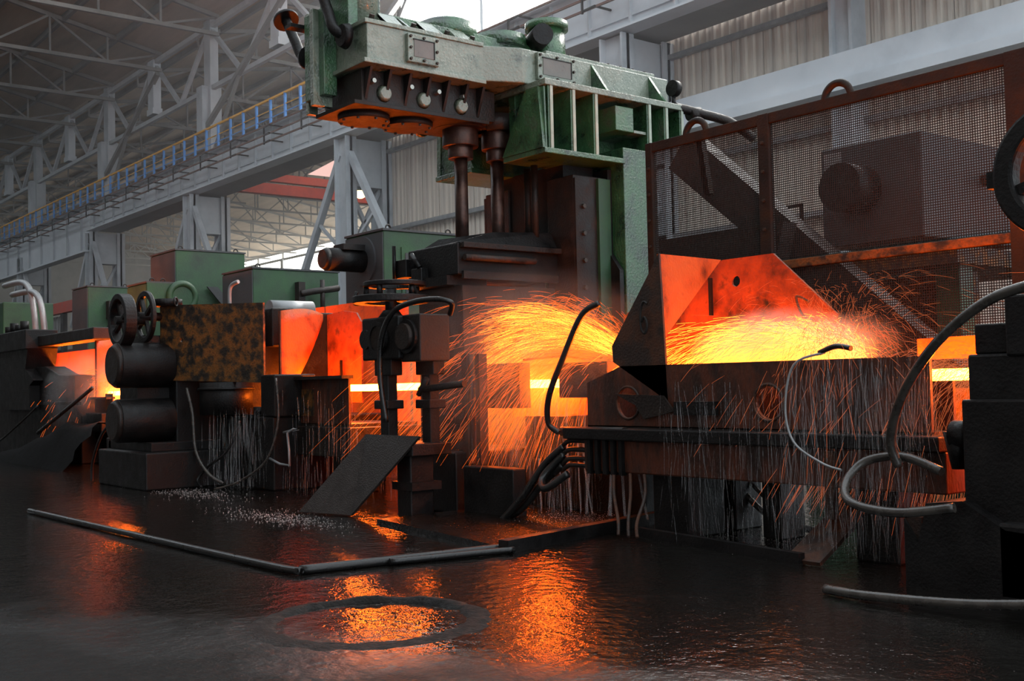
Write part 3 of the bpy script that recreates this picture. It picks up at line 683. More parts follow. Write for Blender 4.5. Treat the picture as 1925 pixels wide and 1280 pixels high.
# hood 2 and trough 2 (behind the gearbox)
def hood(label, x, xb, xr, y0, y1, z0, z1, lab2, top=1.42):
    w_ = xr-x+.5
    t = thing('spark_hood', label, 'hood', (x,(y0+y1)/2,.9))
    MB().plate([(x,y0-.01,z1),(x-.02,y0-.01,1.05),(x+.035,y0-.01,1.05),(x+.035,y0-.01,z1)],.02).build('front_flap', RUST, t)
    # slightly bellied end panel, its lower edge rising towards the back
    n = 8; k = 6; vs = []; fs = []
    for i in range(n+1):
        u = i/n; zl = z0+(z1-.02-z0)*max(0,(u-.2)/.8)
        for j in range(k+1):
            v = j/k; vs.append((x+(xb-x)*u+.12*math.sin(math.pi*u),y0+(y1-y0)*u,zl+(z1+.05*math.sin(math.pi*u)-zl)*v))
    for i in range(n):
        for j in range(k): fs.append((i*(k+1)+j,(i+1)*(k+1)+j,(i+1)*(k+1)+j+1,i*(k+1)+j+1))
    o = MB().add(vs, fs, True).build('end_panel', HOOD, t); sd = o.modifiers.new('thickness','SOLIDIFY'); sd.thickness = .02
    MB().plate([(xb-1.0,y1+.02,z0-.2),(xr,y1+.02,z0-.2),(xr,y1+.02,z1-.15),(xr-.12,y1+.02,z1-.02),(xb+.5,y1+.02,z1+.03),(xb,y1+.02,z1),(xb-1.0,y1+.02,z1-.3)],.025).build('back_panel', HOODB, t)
    MB().bar(((xb+xr)/2,y1-.02,z0),((xb+xr)/2,y1-.02,z0+.4),.03).build('slot_strip', BLK, t)
    tr = thing('trough_table', lab2, 'trough', (x+w_/2,(y0+y1)/2,0))
    MB().box(x-.1,x+w_+.9,y0,y0+.03,.85,top).build('front_plate', TROUGH, tr)
    MB().box(x-.1,x+w_+.9,y0,y1,.82,.86).build('bed_plate', DRK, tr)
    MB().box(x-.2,x+w_+1.0,y0-.05,y1,.45,.82).build('side_beam', DRK, tr, .012)
    for xx in (x+.1,x+w_+.4): MB().box(xx,xx+.35,y0+.05,y0+.5,0,.46).build('leg', BLK, tr, .01)
    MB().box(x+.55,x+.95,y0-.012,y0,.95,1.3).build('patch_plate', RUSTO, tr)
    MB().box(x+w_*.55,x+w_+.95,y0-.12,y0+.04,top,top+.04).build('top_strip', DRK, tr)
    return t
hood('orange lit spark hood between the rusty panel and the gearbox', -13.78, -14.34, -13.35, 6.9, 7.9, 1.3, 2.37, 'dark trough under the middle spark hood')
hood('bright yellow spark hood at far left beside the black handwheel', -21.38, -22.9, -21.9, 6.9, 8.0, 1.15, 2.32, 'dark trough under the far left spark hood', 1.2)

# ================================================================== MESH FENCE
F = thing('mesh_fence', 'tall rusty wire mesh screen with angle frame behind the glowing hood', 'fence', (-6.4,8.6,0))
FY = 8.6; FT = 3.86
MB().box(-8.42,-3.9,FY-.03,FY+.03,FT-.1,FT).build('top_bar', FENCE, F, .006)
MB().box(-8.42,-3.9,FY-.03,FY+.03,2.34,2.42).build('middle_bar', RUSTO, F, .006)
for x, w_ in ((-8.42,.09),(-6.9,.13),(-4.42,.2)):
    MB().box(x,x+w_,FY-.04,FY+.04,0,FT).build('post', FENCE, F, .006)
for x in (-8.37,-6.84): bolts(F, BRASS, [(x,FY-.04,1.9+.28*i) for i in range(7)], (0,-1,0), .02, .02)
for x in (-7.72,-6.0):
    MB().torus((x,FY,FT-.02),(0,1,0),.14,.035,20,8,math.pi,2*math.pi).build('lifting_lug', FENCE, F)
lug = [o for o in F.children if o.name.startswith('lifting_lug')]
wm = MB(); sp_ = .022; r_ = .0042
x = -8.33
def wire(a, b, rr):
    a = Vector(a); b = Vector(b)
    d = (b-a).normalized(); e = Vector((0,1,0)); n = d.cross(e)
    wm.add([p+n*rr*cx+e*rr*cy for p in (a,b) for cx,cy in ((1,0),(0,1),(-1,0),(0,-1))], [(0,1,5,4),(1,2,6,5),(2,3,7,6),(3,0,4,7)])
while x < -3.95:
    wire((x,FY,.6),(x,FY,FT-.05),r_); x += sp_
z = .6
while z < FT-.06:
    wire((-8.4,FY+.004,z),(-3.95,FY+.004,z),r_); z += sp_
wm.build('wire_mesh', MESHM, F, kind='stuff')
# diagonal inner brace lug post
MB().bar((-7.72,FY+.06,FT-.05),(-7.62,FY+.06,3.2),.07).build('inner_post', FENCE, F)

# ================================================================== DRIVES BEHIND THE FENCE
D1 = thing('drive_motor', 'large dark motor cabinet on a frame behind the mesh fence', 'motor', (-7.9,12.8,0))
MB().box(-8.65,-7.24,12.0,14.3,2.95,4.22).build('cabinet', G_dusty, D1, .02)
MB().cyl((-8.08,11.55,3.62),(-8.08,12.0,3.62),.3,.3,28).build('shaft_drum', BLK, D1)
MB().box(-8.6,-8.35,11.99,12.0,3.95,4.15).build('name_plate', PIPEG, D1)
MB().cyl((-7.24,13.4,3.75),(-6.6,13.5,3.75),.08,n=12).build('duct_pipe', DRK, D1)
MB().box(-9.4,-6.6,11.6,14.3,2.55,2.75).build('support_deck', RUSTO, D1)
for x in (-8.9,-7.0): MB().box(x,x+.3,11.8,12.1,0,2.56).build('support_leg', G_drive, D1)
MB().box(-8.7,-6.8,12.2,12.4,1.0,2.5).build('rusty_panel', RUSTO, D1)
MB().bar((-9.35,11.65,3.5),(-8.7,11.65,3.5),.04).bar((-9.35,11.65,2.75),(-9.35,11.65,3.5),.04).bar((-8.72,11.65,2.75),(-8.72,11.65,3.5),.04).build('guard_rail', DRK, D1)
tag(MB().plate([(-10.1,11,4.1),(-9.75,11,4.5),(-6.3,11,1.55),(-5.6,11,.95),(-5.6,11,0),(-6.0,11,0),(-6.0,11,.75)],.3).build('stair_stringer', DRK), 'dark diagonal stair stringer behind the mesh fence', 'stair')
tag(MB().plate([(-10.0,10.6,3.1),(-8.0,10.6,3.1),(-8.6,10.6,1.2),(-8.8,10.6,0),(-10.0,10.6,0)],.25).build('machine_cover', DRK), 'dark sloping machine cover low behind the mesh fence', 'cover')
tag(MB().box(-11,-4,15,15.3,0,1.6).build('cable_bench', G_drive), 'low dull green bench far behind the mesh fence', 'bench')

# drive boxes behind the line to the left
def drive(name, label, x0, x1, y0, y1, z1, cylr=None, left=G_dusty, extra=None):
    t = thing(name, label, 'drive box', ((x0+x1)/2,(y0+y1)/2,0), 'drive boxes behind the line')
    MB().box(x0,x1,y0,y1,0,z1).build('casing', G_drive, t, .02)
    MB().box(x0+.01,x1-.01,y0-.015,y0,.3,z1-.03).build('front_sheet', left, t)
    MB().box(x0-.02,x1+.02,y0-.02,y1+.02,z1,z1+.035).build('lid', G_dusty, t)
    for yy in (y0+.15,y1-.2): MB().torus((x1-.08,yy,z1+.06),(1,0,0),.05,.014,16,6).build('lifting_eye', DRK, t)
    if cylr:
        cx, cz, r, l = cylr
        MB().ring((cx,y0-.03,cz),(0,1,0),r*2.1,r*.9,.04,40).build('bolt_flange', left, t)
        MB().cyl((cx,y0-l,cz),(cx,y0-.02,cz),r,r,28).cyl((cx,y0-l-.08,cz),(cx,y0-l,cz),r*.8,r,28).build('motor_drum', BLK, t)
        MB().box(cx-.15,cx+.2,y0-l*.7,y0-.1,cz+r*.8,cz+r*1.3).build('terminal_box', BLK, t)
    return t
d = drive('drive_box', 'mauve grey and green drive box with a black motor drum, beside the main stand', -17.33, -16.07, 10, 11.6, 3.97, (-16.7,3.5,.2,.75))
MB().box(-16.07,-16.05,10.35,10.75,2.75,3.7).build('side_panel', G_drive, d); MB().box(-16.05,-16.04,10.42,10.68,2.85,3.6).build('side_door', G_dusty, d)
d = drive('drive_box', 'long green drive box with dusty left end under the daylight strip', -22.6, -21.13, 10, 12.0, 3.8)
MB().box(-21.13,-20.95,10.95,11.1,2.9,3.55).build('valve_post', DRK, d); MB().tube([(-20.95,11.0,3.3),(-20.85,11.3,3.36),(-20.85,11.6,3.4),(-20.9,11.85,3.44)],.07,10).cyl((-20.85,11.45,2.8),(-20.85,11.45,3.6),.05,n=10).build('valve_handle', DRK, d)
drive('drive_box', 'upper green drive box with brownish left side, topmost of the left boxes', -26.8, -25.24, 10, 11.74, 4.63)
d = drive('drive_box', 'mossy green drive box with round port and slanting brace', -25.6, -24.4, 9.0, 9.6, 3.75, None, G_drive)
MB().box(-24.4,-24.38,9.0,11.2,0,3.75).build('side_sheet', G_drive, d, 0)
MB().torus((-24.36,9.8,3.45),(1,0,0),.3,.08,28,8).cyl((-24.42,9.8,3.45),(-24.33,9.8,3.45),.25,n=24).build('round_port', G_drive, d)
MB().plate([(-24.3,10.35,3.7),(-24.3,10.6,3.7),(-24.3,11.6,2.6),(-24.3,11.3,2.6)],.05).build('slanting_brace', G_dusty, d)
d = drive('drive_box', 'small green drive box at far left behind the yellow hood', -33.0, -31.64, 10, 11.27, 4.3, None, G_dusty)
MB().box(-31.64,-31.4,10.5,10.9,3.4,3.9).build('side_lug', DRK, d); MB().plate([(-31.5,10.2,2.6),(-31.5,10.6,2.6),(-31.5,11.2,3.8),(-31.5,10.9,3.9)],.1).build('slanting_brace', DRK, d)
tag(MB().cyl((-15.1,7.4,2.5),(-15.1,8.1,2.5),.13,n=24).build('spindle_drum', PIPEG), 'pale grey spindle drum between the rusty panel and the middle hood', 'drum')

# ================================================================== STAND B (handwheel, drums, rusty panel)
B = thing('mill_stand', 'black rolling stand with handwheels, motor drums and a rust blotched panel', 'mill stand', (-15,6.3,0))
pd = Vector((.894,.448,0)); p0 = Vector((-15.28,5.82,0)); p1 = p0+pd*1.78
MB().plate([p0+_z*1.47,p1+_z*1.40,p1+_z*2.47,p0+_z*2.52],.04,[(p0+pd*.38+_z*2.02,.03)]).build('rusty_panel', RUSTO, B)
MB().plate([p0+_z*1.5+Vector((-.25,.35,0)),p0+_z*1.5,p0+_z*2.5,p0+_z*2.5+Vector((-.25,.35,0))],.3).build('panel_box', BLK, B)
MB().box(-15.6,-15.05,5.95,6.6,.3,2.42).build('column', BLK, B, .02)
MB().cyl((-15.2,5.9,2.5),(-15.2,5.9,2.6),.2,n=20).build('column_cap', BLK, B)
MB().torus((-14.95,5.92,2.55),(.5,.5,0),.06,.014,16,6).build('eye_bolt', BLK, B)
MB().tube([(-14.25,6.4,2.45),(-14.25,6.4,2.65),(-14.22,6.42,2.74),(-14.1,6.46,2.78)],.028,8).build('bent_pipe', PIPEG, B)
for z, r in ((1.68,.31),(.92,.3)):
    d = MB().cyl((-15.3,5.2,z),(-15.3,5.95,z),r,r,32).build('motor_drum', BLK, B, .015)
    MB().cyl((-15.3,5.14,z),(-15.3,5.2,z),r*.82,r*.98,32).build('drum_face', DRK, d)
MB().box(-16.0,-15.3,5.5,6.2,1.2,1.42).build('motor_bracket', BLK, B)
MB().box(-15.8,-15.3,5.6,6.2,1.95,2.1).build('wheel_bracket', BLK, B)
MB().box(-16.5,-14.6,5.35,6.6,0,.5).build('base', BLK, B, .02)
MB().box(-16.5,-14.8,5.5,6.6,.5,.62).box(-16.6,-16.4,5.5,5.7,.3,.65).build('base_step', BLK, B, .01)
MB().box(-15.0,-13.2,6.5,8.2,0,.95).build('lower_body', BLK, B, .02)
MB().box(-14.95,-14.3,6.45,8.2,.95,2.4).build('housing_cheek', BLK, B, .02)
MB().cyl((-14.5,6.45,.98),(-14.5,6.45,1.42),.36,.36,32).build('roll_cover', BLK, B)
MB().torus((-14.5,6.45,1.33),(0,0,1),.37,.02,32,8).build('cover_band', BLK, B)
MB().box(-13.55,-13.15,6.5,7.1,.95,1.5).build('guide_block', BLK, B, .02)
MB().box(-14.7,-14.1,6.95,7.3,1.9,2.44).build('pinion_box', DRK, B, .02)
MB().cyl((-14.6,6.97,2.2),(-14.6,6.8,2.2),.12,n=18).build('shaft_stub', PIPEG, B)
MB().box(-14.0,-13.6,6.5,6.8,.9,.98).cyl((-13.75,6.6,.98),(-13.75,6.6,1.08),.1,n=12).build('nozzle_block', BLK, B)
def vwheel(label, c, R, root_loc, W=.16):
    t = thing('handwheel', label, 'handwheel', root_loc, 'handwheels of the rolling stand')
    c = Vector(c)
    MB().ring(c,(0,1,0),R,R*.78,W,40).build('rim', BLK, t, .012)
    MB().cyl(c-Vector((0,.1,0)),c+Vector((0,.35,0)),.06,n=14).build('hub', BLK, t)
    for k in range(4):
        a = k*math.pi/2+.5; MB().bar(c,c+Vector((math.cos(a),0,math.sin(a)))*R*.85,.05).build('spoke', BLK, t)
vwheel('black upright handwheel nearest on the stand with the rusty panel', (-15.3,5.3,2.3), .37, (-15.3,5.3,2.3))
vwheel('black upright handwheel just behind the first one', (-15.3,5.62,2.36), .36, (-15.3,5.62,2.36), .06)
tag(MB().box(-15.6,-13.3,8.62,8.68,0,2.6).build('added_glow_plate', HOOD), 'added plate catching and blocking the bar glow behind the rust panelled stand', 'plate')  # added to glow behind the gap and screen the drive boxes
tag(MB().box(-20.9,-15.65,8.62,8.68,0,2.6).build('added_glow_plate', HOOD), 'added plate blocking the bar glow between the far left hood and the rust panelled stand', 'plate')  # added to keep the bar's light off the drive boxes
def hoseset(lst):
    for pts, r, label, m_ in lst: tag(MB().tube(pts, r, 8).build('rubber_hose', m_), label, 'hose', None)
hoseset([
 ([(-14.75,5.98,1.35),(-14.6,6.0,1.0),(-14.5,6.0,.5),(-14.2,6.05,.2),(-13.95,6.15,.08)],.022,'grey hose hanging in a long curve below the rusty panel',GHOSE),
 ([(-13.75,6.3,.9),(-13.95,6.2,.5),(-14.3,6.1,.3),(-14.45,6.0,.12),(-14.2,5.95,.03)],.018,'thin hose looping under the rusty panel near the nozzle',HOSE),
 ([(-13.1,6.5,1.45),(-13.05,6.5,.9),(-13.2,6.4,.4),(-13.6,6.2,.12),(-13.9,6.0,.02)],.016,'thin cable hanging beside the middle spark hood',GHOSE),
 ([(-16.2,5.5,.95),(-16.5,5.4,.7),(-16.75,5.35,.3),(-16.8,5.35,.02)],.02,'thin black hose drooping left of the lower motor drum',HOSE),
])
tag(MB().tube([(-13.1,6.6,.75),(-12.7,6.6,.8),(-12.9,6.55,.75),(-12.75,6.5,.35),(-13.2,6.45,.42)],.016,8,2).build('bent_rod', PIPEG), 'pale bent rod hanging in front of the dark middle trough', 'rod')

# ================================================================== STAND C (far left)
C = thing('mill_stand', 'dark far left rolling stand with thick cross beam and glowing windows', 'mill stand', (-24.8,6.6,0))
MB().box(-28,-20.6,6.6,7.0,2.3,2.52).build('cross_beam', DRK, C, .02)
MB().box(-26.9,-24.1,6.35,7.0,2.25,2.66).build('head_block', BLK, C, .02)
MB().plate([(-26.4,6.4,1.0),(-24.0,6.4,1.0),(-24.0,6.4,1.5),(-23.7,6.4,1.6),(-24.3,6.4,1.85),(-24.1,6.4,2.3),(-26.6,6.4,2.3),(-26.3,6.4,1.8),(-26.8,6.4,1.6)],.6).build('pillar', BLK, C)
MB().plate([(-28.5,6.6,0),(-21.3,6.6,0),(-21.3,6.6,.9),(-21.7,6.6,1.1),(-21.7,6.6,1.66),(-22.7,6.6,1.7),(-23.6,6.6,1.88),(-28.5,6.6,1.85)],.4).build('lower_body', BLK, C, .02)
MB().box(-22.6,-20.5,6.7,7.1,.6,.95).build('side_table', BLK, C, .02)
for k in range(4): MB().cyl((-25.9+.4*k,6.5,2.66),(-25.9+.4*k,6.5,2.8+.06*(k%2)),.09,n=10).build('top_bolt', BLK, C)
MB().box(-27.5,-21.3,6.55,6.6,1.1,1.16).build('water_rail', BLK, C)
tag(MB().box(-31,-20.9,8.5,8.56,0,2.35).build('added_glow_plate', HOOD), 'tall added plate catching the bar glow behind the far left stand', 'plate')  # added as a lit backing for the stand's glowing windows
hump = MB(); hv = []; hf = []
for i in range(13):
    u = i/12; xx = -26.5+7.0*u; hh = .05+.8*min(1,u*1.35)**1.5*(1-.12*u)
    for j in range(9):
        v = j/8; hv.append((xx+.15*math.sin(j*2.1+i), 5.75+.1*(1-u)+.8*v, max(0,hh*math.sin(math.pi*min(v*.62,.5))*(1+.08*math.sin(i*1.7+j)))))
for i in range(12):
    for j in range(8): hf.append((i*9+j,(i+1)*9+j,(i+1)*9+j+1,i*9+j+1))
tag(hump.add(hv, hf, True).build('floor_cover', mat('matt_black_sheet',['060505','0e0c0b'],(.85,.95),0,6,.3,30,spec=.1)), 'black humped floor cover in front of the far left stand', 'cover')
hoseset([([(-20.6,6.6,1.42),(-20.9,6.3,1.1),(-21.6,5.9,.6)],.035,'straight black rod leaning against the far left stand',HOSE),
 ([(-23.0,6.3,1.1),(-23.4,6.0,.7),(-24.2,5.8,.35),(-25.2,5.6,.25)],.02,'thin hose draped over the black humped cover',HOSE)])
for k, (x, r, mm) in enumerate(((-34.0,.09,PIPEG),(-33.1,.09,PIPEG))):
    tag(MB().tube([(x-3.2,9.2,4.75-.35*k),(x-1.3,9.2,4.7-.35*k),(x-.4,9.2,4.4-.3*k),(x+.05,9.2,3.7-.2*k),(x+.3,9.2,2.6)],r,10).build('bent_duct', mm), ['pale bent pipe at the far left edge, taller of two','pale bent pipe at the far left edge, lower of two'][k], 'pipe', 'bent pipes at far left')
    
tag(MB().box(-42,-36.6,9,10.5,0,4.2).build('drive_cabinet', G_drive, bevel=.03), 'dull green cabinet cut off by the left edge', 'cabinet')

# ================================================================== STAND D (right edge silhouette)
E_ = thing('mill_stand', 'pitch black near rolling stand cut off by the right edge', 'mill stand', (-2.9,6.6,0))
MB().box(-3.6,-2.2,6.3,7.1,.42,1.15).build('lower_housing', BLK, E_, .015)
MB().box(-3.56,-2.2,6.32,7.0,1.13,1.42).build('middle_housing', BLK, E_, .015)
MB().box(-3.52,-3.3,6.34,6.6,1.42,1.6).build('guide_post', BLK, E_, .01)
MB().box(-3.31,-2.2,6.3,7.0,1.4,1.76).build('upper_housing', BLK, E_, .015)
MB().box(-3.35,-2.2,6.2,7.4,.0,.44).build('base_block', BLK, E_, .02)
MB().plate([(-3.95,6.2,0),(-2.6,6.2,0),(-2.6,6.2,.35),(-3.3,6.2,.4),(-3.56,6.2,.55),(-3.8,6.2,.52),(-3.82,6.2,.42),(-3.86,6.2,.28),(-3.95,6.2,.42)],.5).build('pedestal', BLK, E_)
MB().box(-3.95,-3.84,6.22,6.4,0,.43).build('pedestal_lug', RUST, E_)
MB().cyl((-3.72,6.42,.93),(-3.6,6.42,.93),.09,n=16).cyl((-3.7,6.42,.72),(-3.7,6.42,.95),.04,.085,n=14).build('nozzle_boot', BLK, E_)
MB().box(-2.6,-2.2,6.5,7.0,1.7,3.4).build('screw_column', BLK, E_, .02)
tag(MB().plate([(-4.75,7.72,1.42),(-3.3,7.72,1.42),(-3.3,7.72,1.6),(-4.75,7.72,1.58)],.03).box(-4.2,-4.1,7.7,7.75,0,1.45).build('flare_plate', HOOD), 'bright yellow lit plate added as a flare between the trough end and the black right stand', 'plate')  # plate added close to the bar, standing in for a bright flare
tag(MB().box(-4.4,-2.4,8.2,8.25,0,1.4).build('added_glow_plate', HOOD), 'orange lit plate added to catch the glow behind the gap beside the black right stand', 'plate')  # added backing that turns the gap orange in the bar's light
dw = thing('handwheel', 'thick black wheel rim cut off at the upper right edge', 'handwheel', (-2.95,6.35,2.45))
MB().ring((-2.95,6.35,2.45),(0,1,0),.4,.28,.12,48).build('rim', BLK, dw, .02)
MB().cyl((-2.95,6.3,2.45),(-2.95,6.6,2.45),.09,n=18).build('hub', BLK, dw)
for k in range(4):
    a = k*math.pi/2+.3; MB().bar((-2.95,6.36,2.45),(-2.95+.32*math.cos(a),6.36,2.45+.32*math.sin(a)),.06).build('spoke', BLK, dw)
MB().box(-3.4,-3.32,6.33,6.4,2.4,2.5).build('rim_lug', BLK, dw)
hoseset([
 ([(-3.0,6.1,1.8),(-3.3,6.1,1.72),(-3.65,6.15,1.5),(-3.95,6.25,1.2),(-4.12,6.35,.9),(-4.1,6.4,.72)],.032,'thick grey hose bowing down from the right stand across the glowing bar',GHOSE),
 ([(-3.55,6.1,.52),(-3.9,6.05,.47),(-4.25,6.1,.5),(-4.4,6.25,.6),(-4.35,6.4,.74),(-4.1,6.45,.78),(-3.8,6.4,.7)],.03,'grey hose coiled in a loop left of the right stand',GHOSE),
 ([(-4.85,6.7,1.48),(-5.05,6.6,1.4),(-5.1,6.55,1.1),(-5.0,6.5,.85),(-4.7,6.4,.72),(-4.5,6.35,.68)],.009,'thin pale wire hanging in a curve over the trough front',PIPEG),
 ([(-4.6,6.65,1.5),(-4.75,6.68,1.52),(-4.9,6.7,1.48)],.02,'short black nozzle tube on top of the trough plate',HOSE)])
tag(MB().tube([(-2.6,5.7,.15),(-3.2,5.65,.07),(-3.8,5.6,.04),(-4.15,5.65,.03)],.028,10).build('floor_hose', GHOSE), 'grey hose lying on the floor at lower right', 'hose')

# ================================================================== FLOOR ITEMS
tag(MB().tube([(-13,3.46,.03),(-10,3.55,.03),(-7.4,3.64,.03),(-7.1,3.7,.03)],.028,10).build('floor_pipe', HOSE), 'long thin black pipe lying across the wet floor at left', 'pipe')
tag(MB().tube([(-7.12,3.7,.03),(-7.02,4.5,.03),(-6.92,5.4,.03)],.035,10).build('floor_pipe', HOSE), 'black pipe continuing toward the raised floor plates in the middle', 'pipe')
tag(MB().tube([(-6.98,4.35,.03),(-6.86,5.0,.03),(-6.78,5.35,.03)],.025,10).build('floor_pipe', HOSE), 'short black pipe lying beside the middle one', 'pipe')
tag(MB().plate([(-9.2,5.6,.05),(-6.9,5.3,.05),(-7.35,7.5,.05),(-9.2,7.0,.05)],.05).build('floor_plate', mat('splashing_wet_plate',['080706','16120f'],(.12,.25),0,6,1.0,22)), 'wet steel floor plate shining orange in front of the main stand', 'plate')
tag(MB().bar((-6.85,5.3,.05),(-7.3,7.5,.05),.1,.1).build('plate_edge_beam', BLK), 'black edge beam along the orange lit floor plate', 'beam')
tag(MB().bar((-6.75,6.66,.04),(-4.9,6.42,.04),.06,.08).build('curb_bar', BLK), 'dark curb bar in front of the foaming puddle', 'curb')
tag(MB().plate([(-5.05,6.42,.03),(-4.75,6.42,.03),(-4.9,7.6,.5),(-5.2,7.6,.5)],.03).build('leaning_plate', RUST), 'dark narrow plate leaning under the trough at right', 'plate')
rim = MB(); n = 72
ring = []
for i in range(n):
    a = 2*math.pi*i/n; back = .5+.5*math.cos(a-math.radians(140))
    hgt = .004+.026*back*back*(0.6+.8*random.random()); wd = .05+.03*random.random()
    e = Vector((math.cos(a),math.sin(a),0)); c = Vector((-5.42,3.25,0))
    R0 = .58+.02*random.random()
    ring.append([c+e*(R0-wd),c+e*(R0-wd*.5)+_z*hgt,c+e*(R0+wd*.5)+_z*hgt*.8,c+e*(R0+wd*1.4)])
vs = [p for r in ring for p in r]
rim.add(vs, [(i*4+k,((i+1)%n)*4+k,((i+1)%n)*4+k+1,i*4+k+1) for i in range(n) for k in range(3)], True)
tag(rim.build('manhole_rim', mat('crusted_black_concrete',['070606','14110f'],(.6,.85),0,14,.5,50,spec=.15)), 'rough circular concrete rim around a sunken cover in the foreground floor', 'rim')
tag(MB().tube([(-6.9,7.5,.9),(-6.6,7.6,.5),(-6.2,7.7,.12),(-5.6,7.6,.05)],.03,8).tube([(-6.8,7.6,.9),(-6.4,7.7,.4),(-6.0,7.75,.08)],.02,8).build('hose_bundle', GHOSE), 'wet hose bundle hanging into the dark space under the trough', 'hose')

# ================================================================== SPARKS AND WATER
def streak(mb, pts, r):
    n = len(pts); vs = []; fs = []
    for i, p in enumerate(pts):
        d = (pts[min(i+1,n-1)]-pts[max(i-1,0)])
        if d.length < 1e-6: d = Vector((0,0,1))
        d.normalize(); u = Vector((.3,.2,1)) if abs(d.z) < .9 else Vector((1,0,0)); a = d.cross(u).normalized(); b = d.cross(a)
        rr = r*(.35+.65*math.sin(math.pi*min(max(i/(n-1),.12),.88)))
        for k in range(3):
            t = 2*math.pi*k/3; vs.append(p+(a*math.cos(t)+b*math.sin(t))*rr)
    for i in range(n-1):
        for k in range(3): fs.append((i*3+k,i*3+(k+1)%3,(i+1)*3+(k+1)%3,(i+1)*3+k))
    mb.add(vs, fs, True)
GR = Vector((0,0,-9.8))
def spray(N, src, vel, t0, t1, dt, r, zmin=.05, seg=4, ymax=8.6, ymin=None):
    mb = MB(); c = 0; tries = 0
    while c < N and tries < N*6:
        tries += 1
        p0 = src(); v = vel(); t = random.uniform(t0,t1); d = random.uniform(*dt)
        pts = [p0+v*(t+d*i/seg)+GR*.5*(t+d*i/seg)**2 for i in range(seg+1)]
        if min(p.z for p in pts) < zmin or max(p.y for p in pts) > ymax: continue
        if ymin is not None and min(p.y for p in pts) < ymin: continue
        streak(mb, pts, r*random.uniform(.6,1.3)); c += 1
    return mb
U = random.uniform; Gs = random.gauss
def stuff(mb, name, m_, label, cat): return tag(mb.build(name, m_), label, cat, None, 'stuff')
stuff(spray(5000, lambda: Vector((U(-7.6,-7.4),U(7.0,7.5),U(1.45,1.65))), lambda: Vector((-U(1.5,6.8),Gs(-.1,.55),U(.2,3.4))), .02,.58,(.04,.11),.0011,.4,4,8.0), 'spark_shower', SPARKM, 'orange sparks arching leftwards in front of the main stand', 'sparks')
stuff(spray(1000, lambda: Vector((U(-7.5,-7.4),U(7.1,7.4),U(1.5,1.62))), lambda: Vector((-U(4.2,6.0),Gs(0,.25),U(1.6,3.3))), .0,.42,(.05,.1),.0014,.6,5,8.0), 'spark_shower', SPARKB, 'bright dense arc of sparks leaving the flap marked 6', 'sparks')
stuff(spray(3000, lambda: Vector((U(-5.4,-5.0),U(7.1,7.7),U(1.36,1.5))), lambda: Vector((-U(.5,5),Gs(0,.3),U(.1,2.6))), .0,.5,(.03,.08),.0014,1.36,4,7.85,6.85), 'spark_shower', SPARKB, 'yellow sparks sweeping low inside the tall spark hood', 'sparks')
stuff(spray(1700, lambda: Vector((U(-5.2,-4.7),U(6.75,7.2),U(1.45,1.6))), lambda: Vector((Gs(0,1.3),Gs(0,.6),U(-.5,3.2))), .0,.4,(.03,.08),.0009,.3,3,8.4), 'spark_shower', SPARKD, 'fine sparks bursting up at the right end of the hood', 'sparks')
stuff(spray(1800, lambda: Vector((U(-4.2,-3.7),U(7.0,7.4),U(1.25,1.45))), lambda: Vector((-U(.2,3.2),Gs(-.2,.5),U(-1.2,1.6))), .0,.5,(.04,.09),.0010,.2,3,8.3), 'spark_shower', SPARKD, 'sparks spraying left from the near stand at right', 'sparks')
stuff(spray(1300, lambda: Vector((U(-21.3,-20.9),U(6.9,7.3),U(1.4,1.6))), lambda: Vector((-U(1,5),Gs(0,.5),U(-.3,2.2))), .0,.55,(.03,.07),.002,.3,4,8.3), 'spark_shower', SPARKM, 'pale sparks in front of the far left stand', 'sparks')
# falling water
def curtain(N, xr, yr, zr, ln, r, lean=.05):
    mb = MB()
    for _ in range(N):
        x, y = U(*xr), U(*yr); z = U(*zr); l = U(*ln); k = Gs(0,lean)
        if z-l < .02: l = z-.02
        if l < .03: continue
        streak(mb, [Vector((x+k*l*i/3,y,z-l*i/3)) for i in range(4)], r*U(.5,1.3))
    return mb
stuff(curtain(900,(-5.15,-4.0),(6.5,6.78),(.3,1.5),(.15,.5),.0011,.12), 'falling_water', WATER, 'curtain of water drops falling over the right half of the trough', 'water')
stuff(curtain(260,(-6.4,-5.1),(6.55,6.7),(.2,1.3),(.12,.4),.0011,.1), 'falling_water', WATER, 'thin water streaks falling from the trough beam', 'water')
stuff(curtain(420,(-9.2,-7.9),(6.7,7.5),(.15,1.25),(.15,.5),.0016,.06), 'falling_water', WATER, 'orange lit water falling from the pass line of the main stand', 'water')
stuff(curtain(260,(-14.6,-13.3),(6.1,6.5),(.1,1.1),(.15,.45),.002,.06), 'falling_water', WATER, 'water running down below the rusty panel', 'water')
stuff(curtain(160,(-12.9,-10.4),(6.3,6.9),(.1,1.3),(.15,.5),.0018,.06), 'falling_water', WATER, 'faint water streaks in front of the middle trough', 'water')
mb = MB()
for k in range(14):
    x = -8.75+.16*k*U(.6,1.1); mb.tube([(x,7.35,1.26),(x+.03,7.25,1.05),(x+U(.0,.12),7.2,.6),(x+U(.05,.2),7.15,.06)],U(.006,.014),6,4)
stuff(mb, 'water_stream', WATER, 'glowing water streams pouring below the hot bar', 'water')
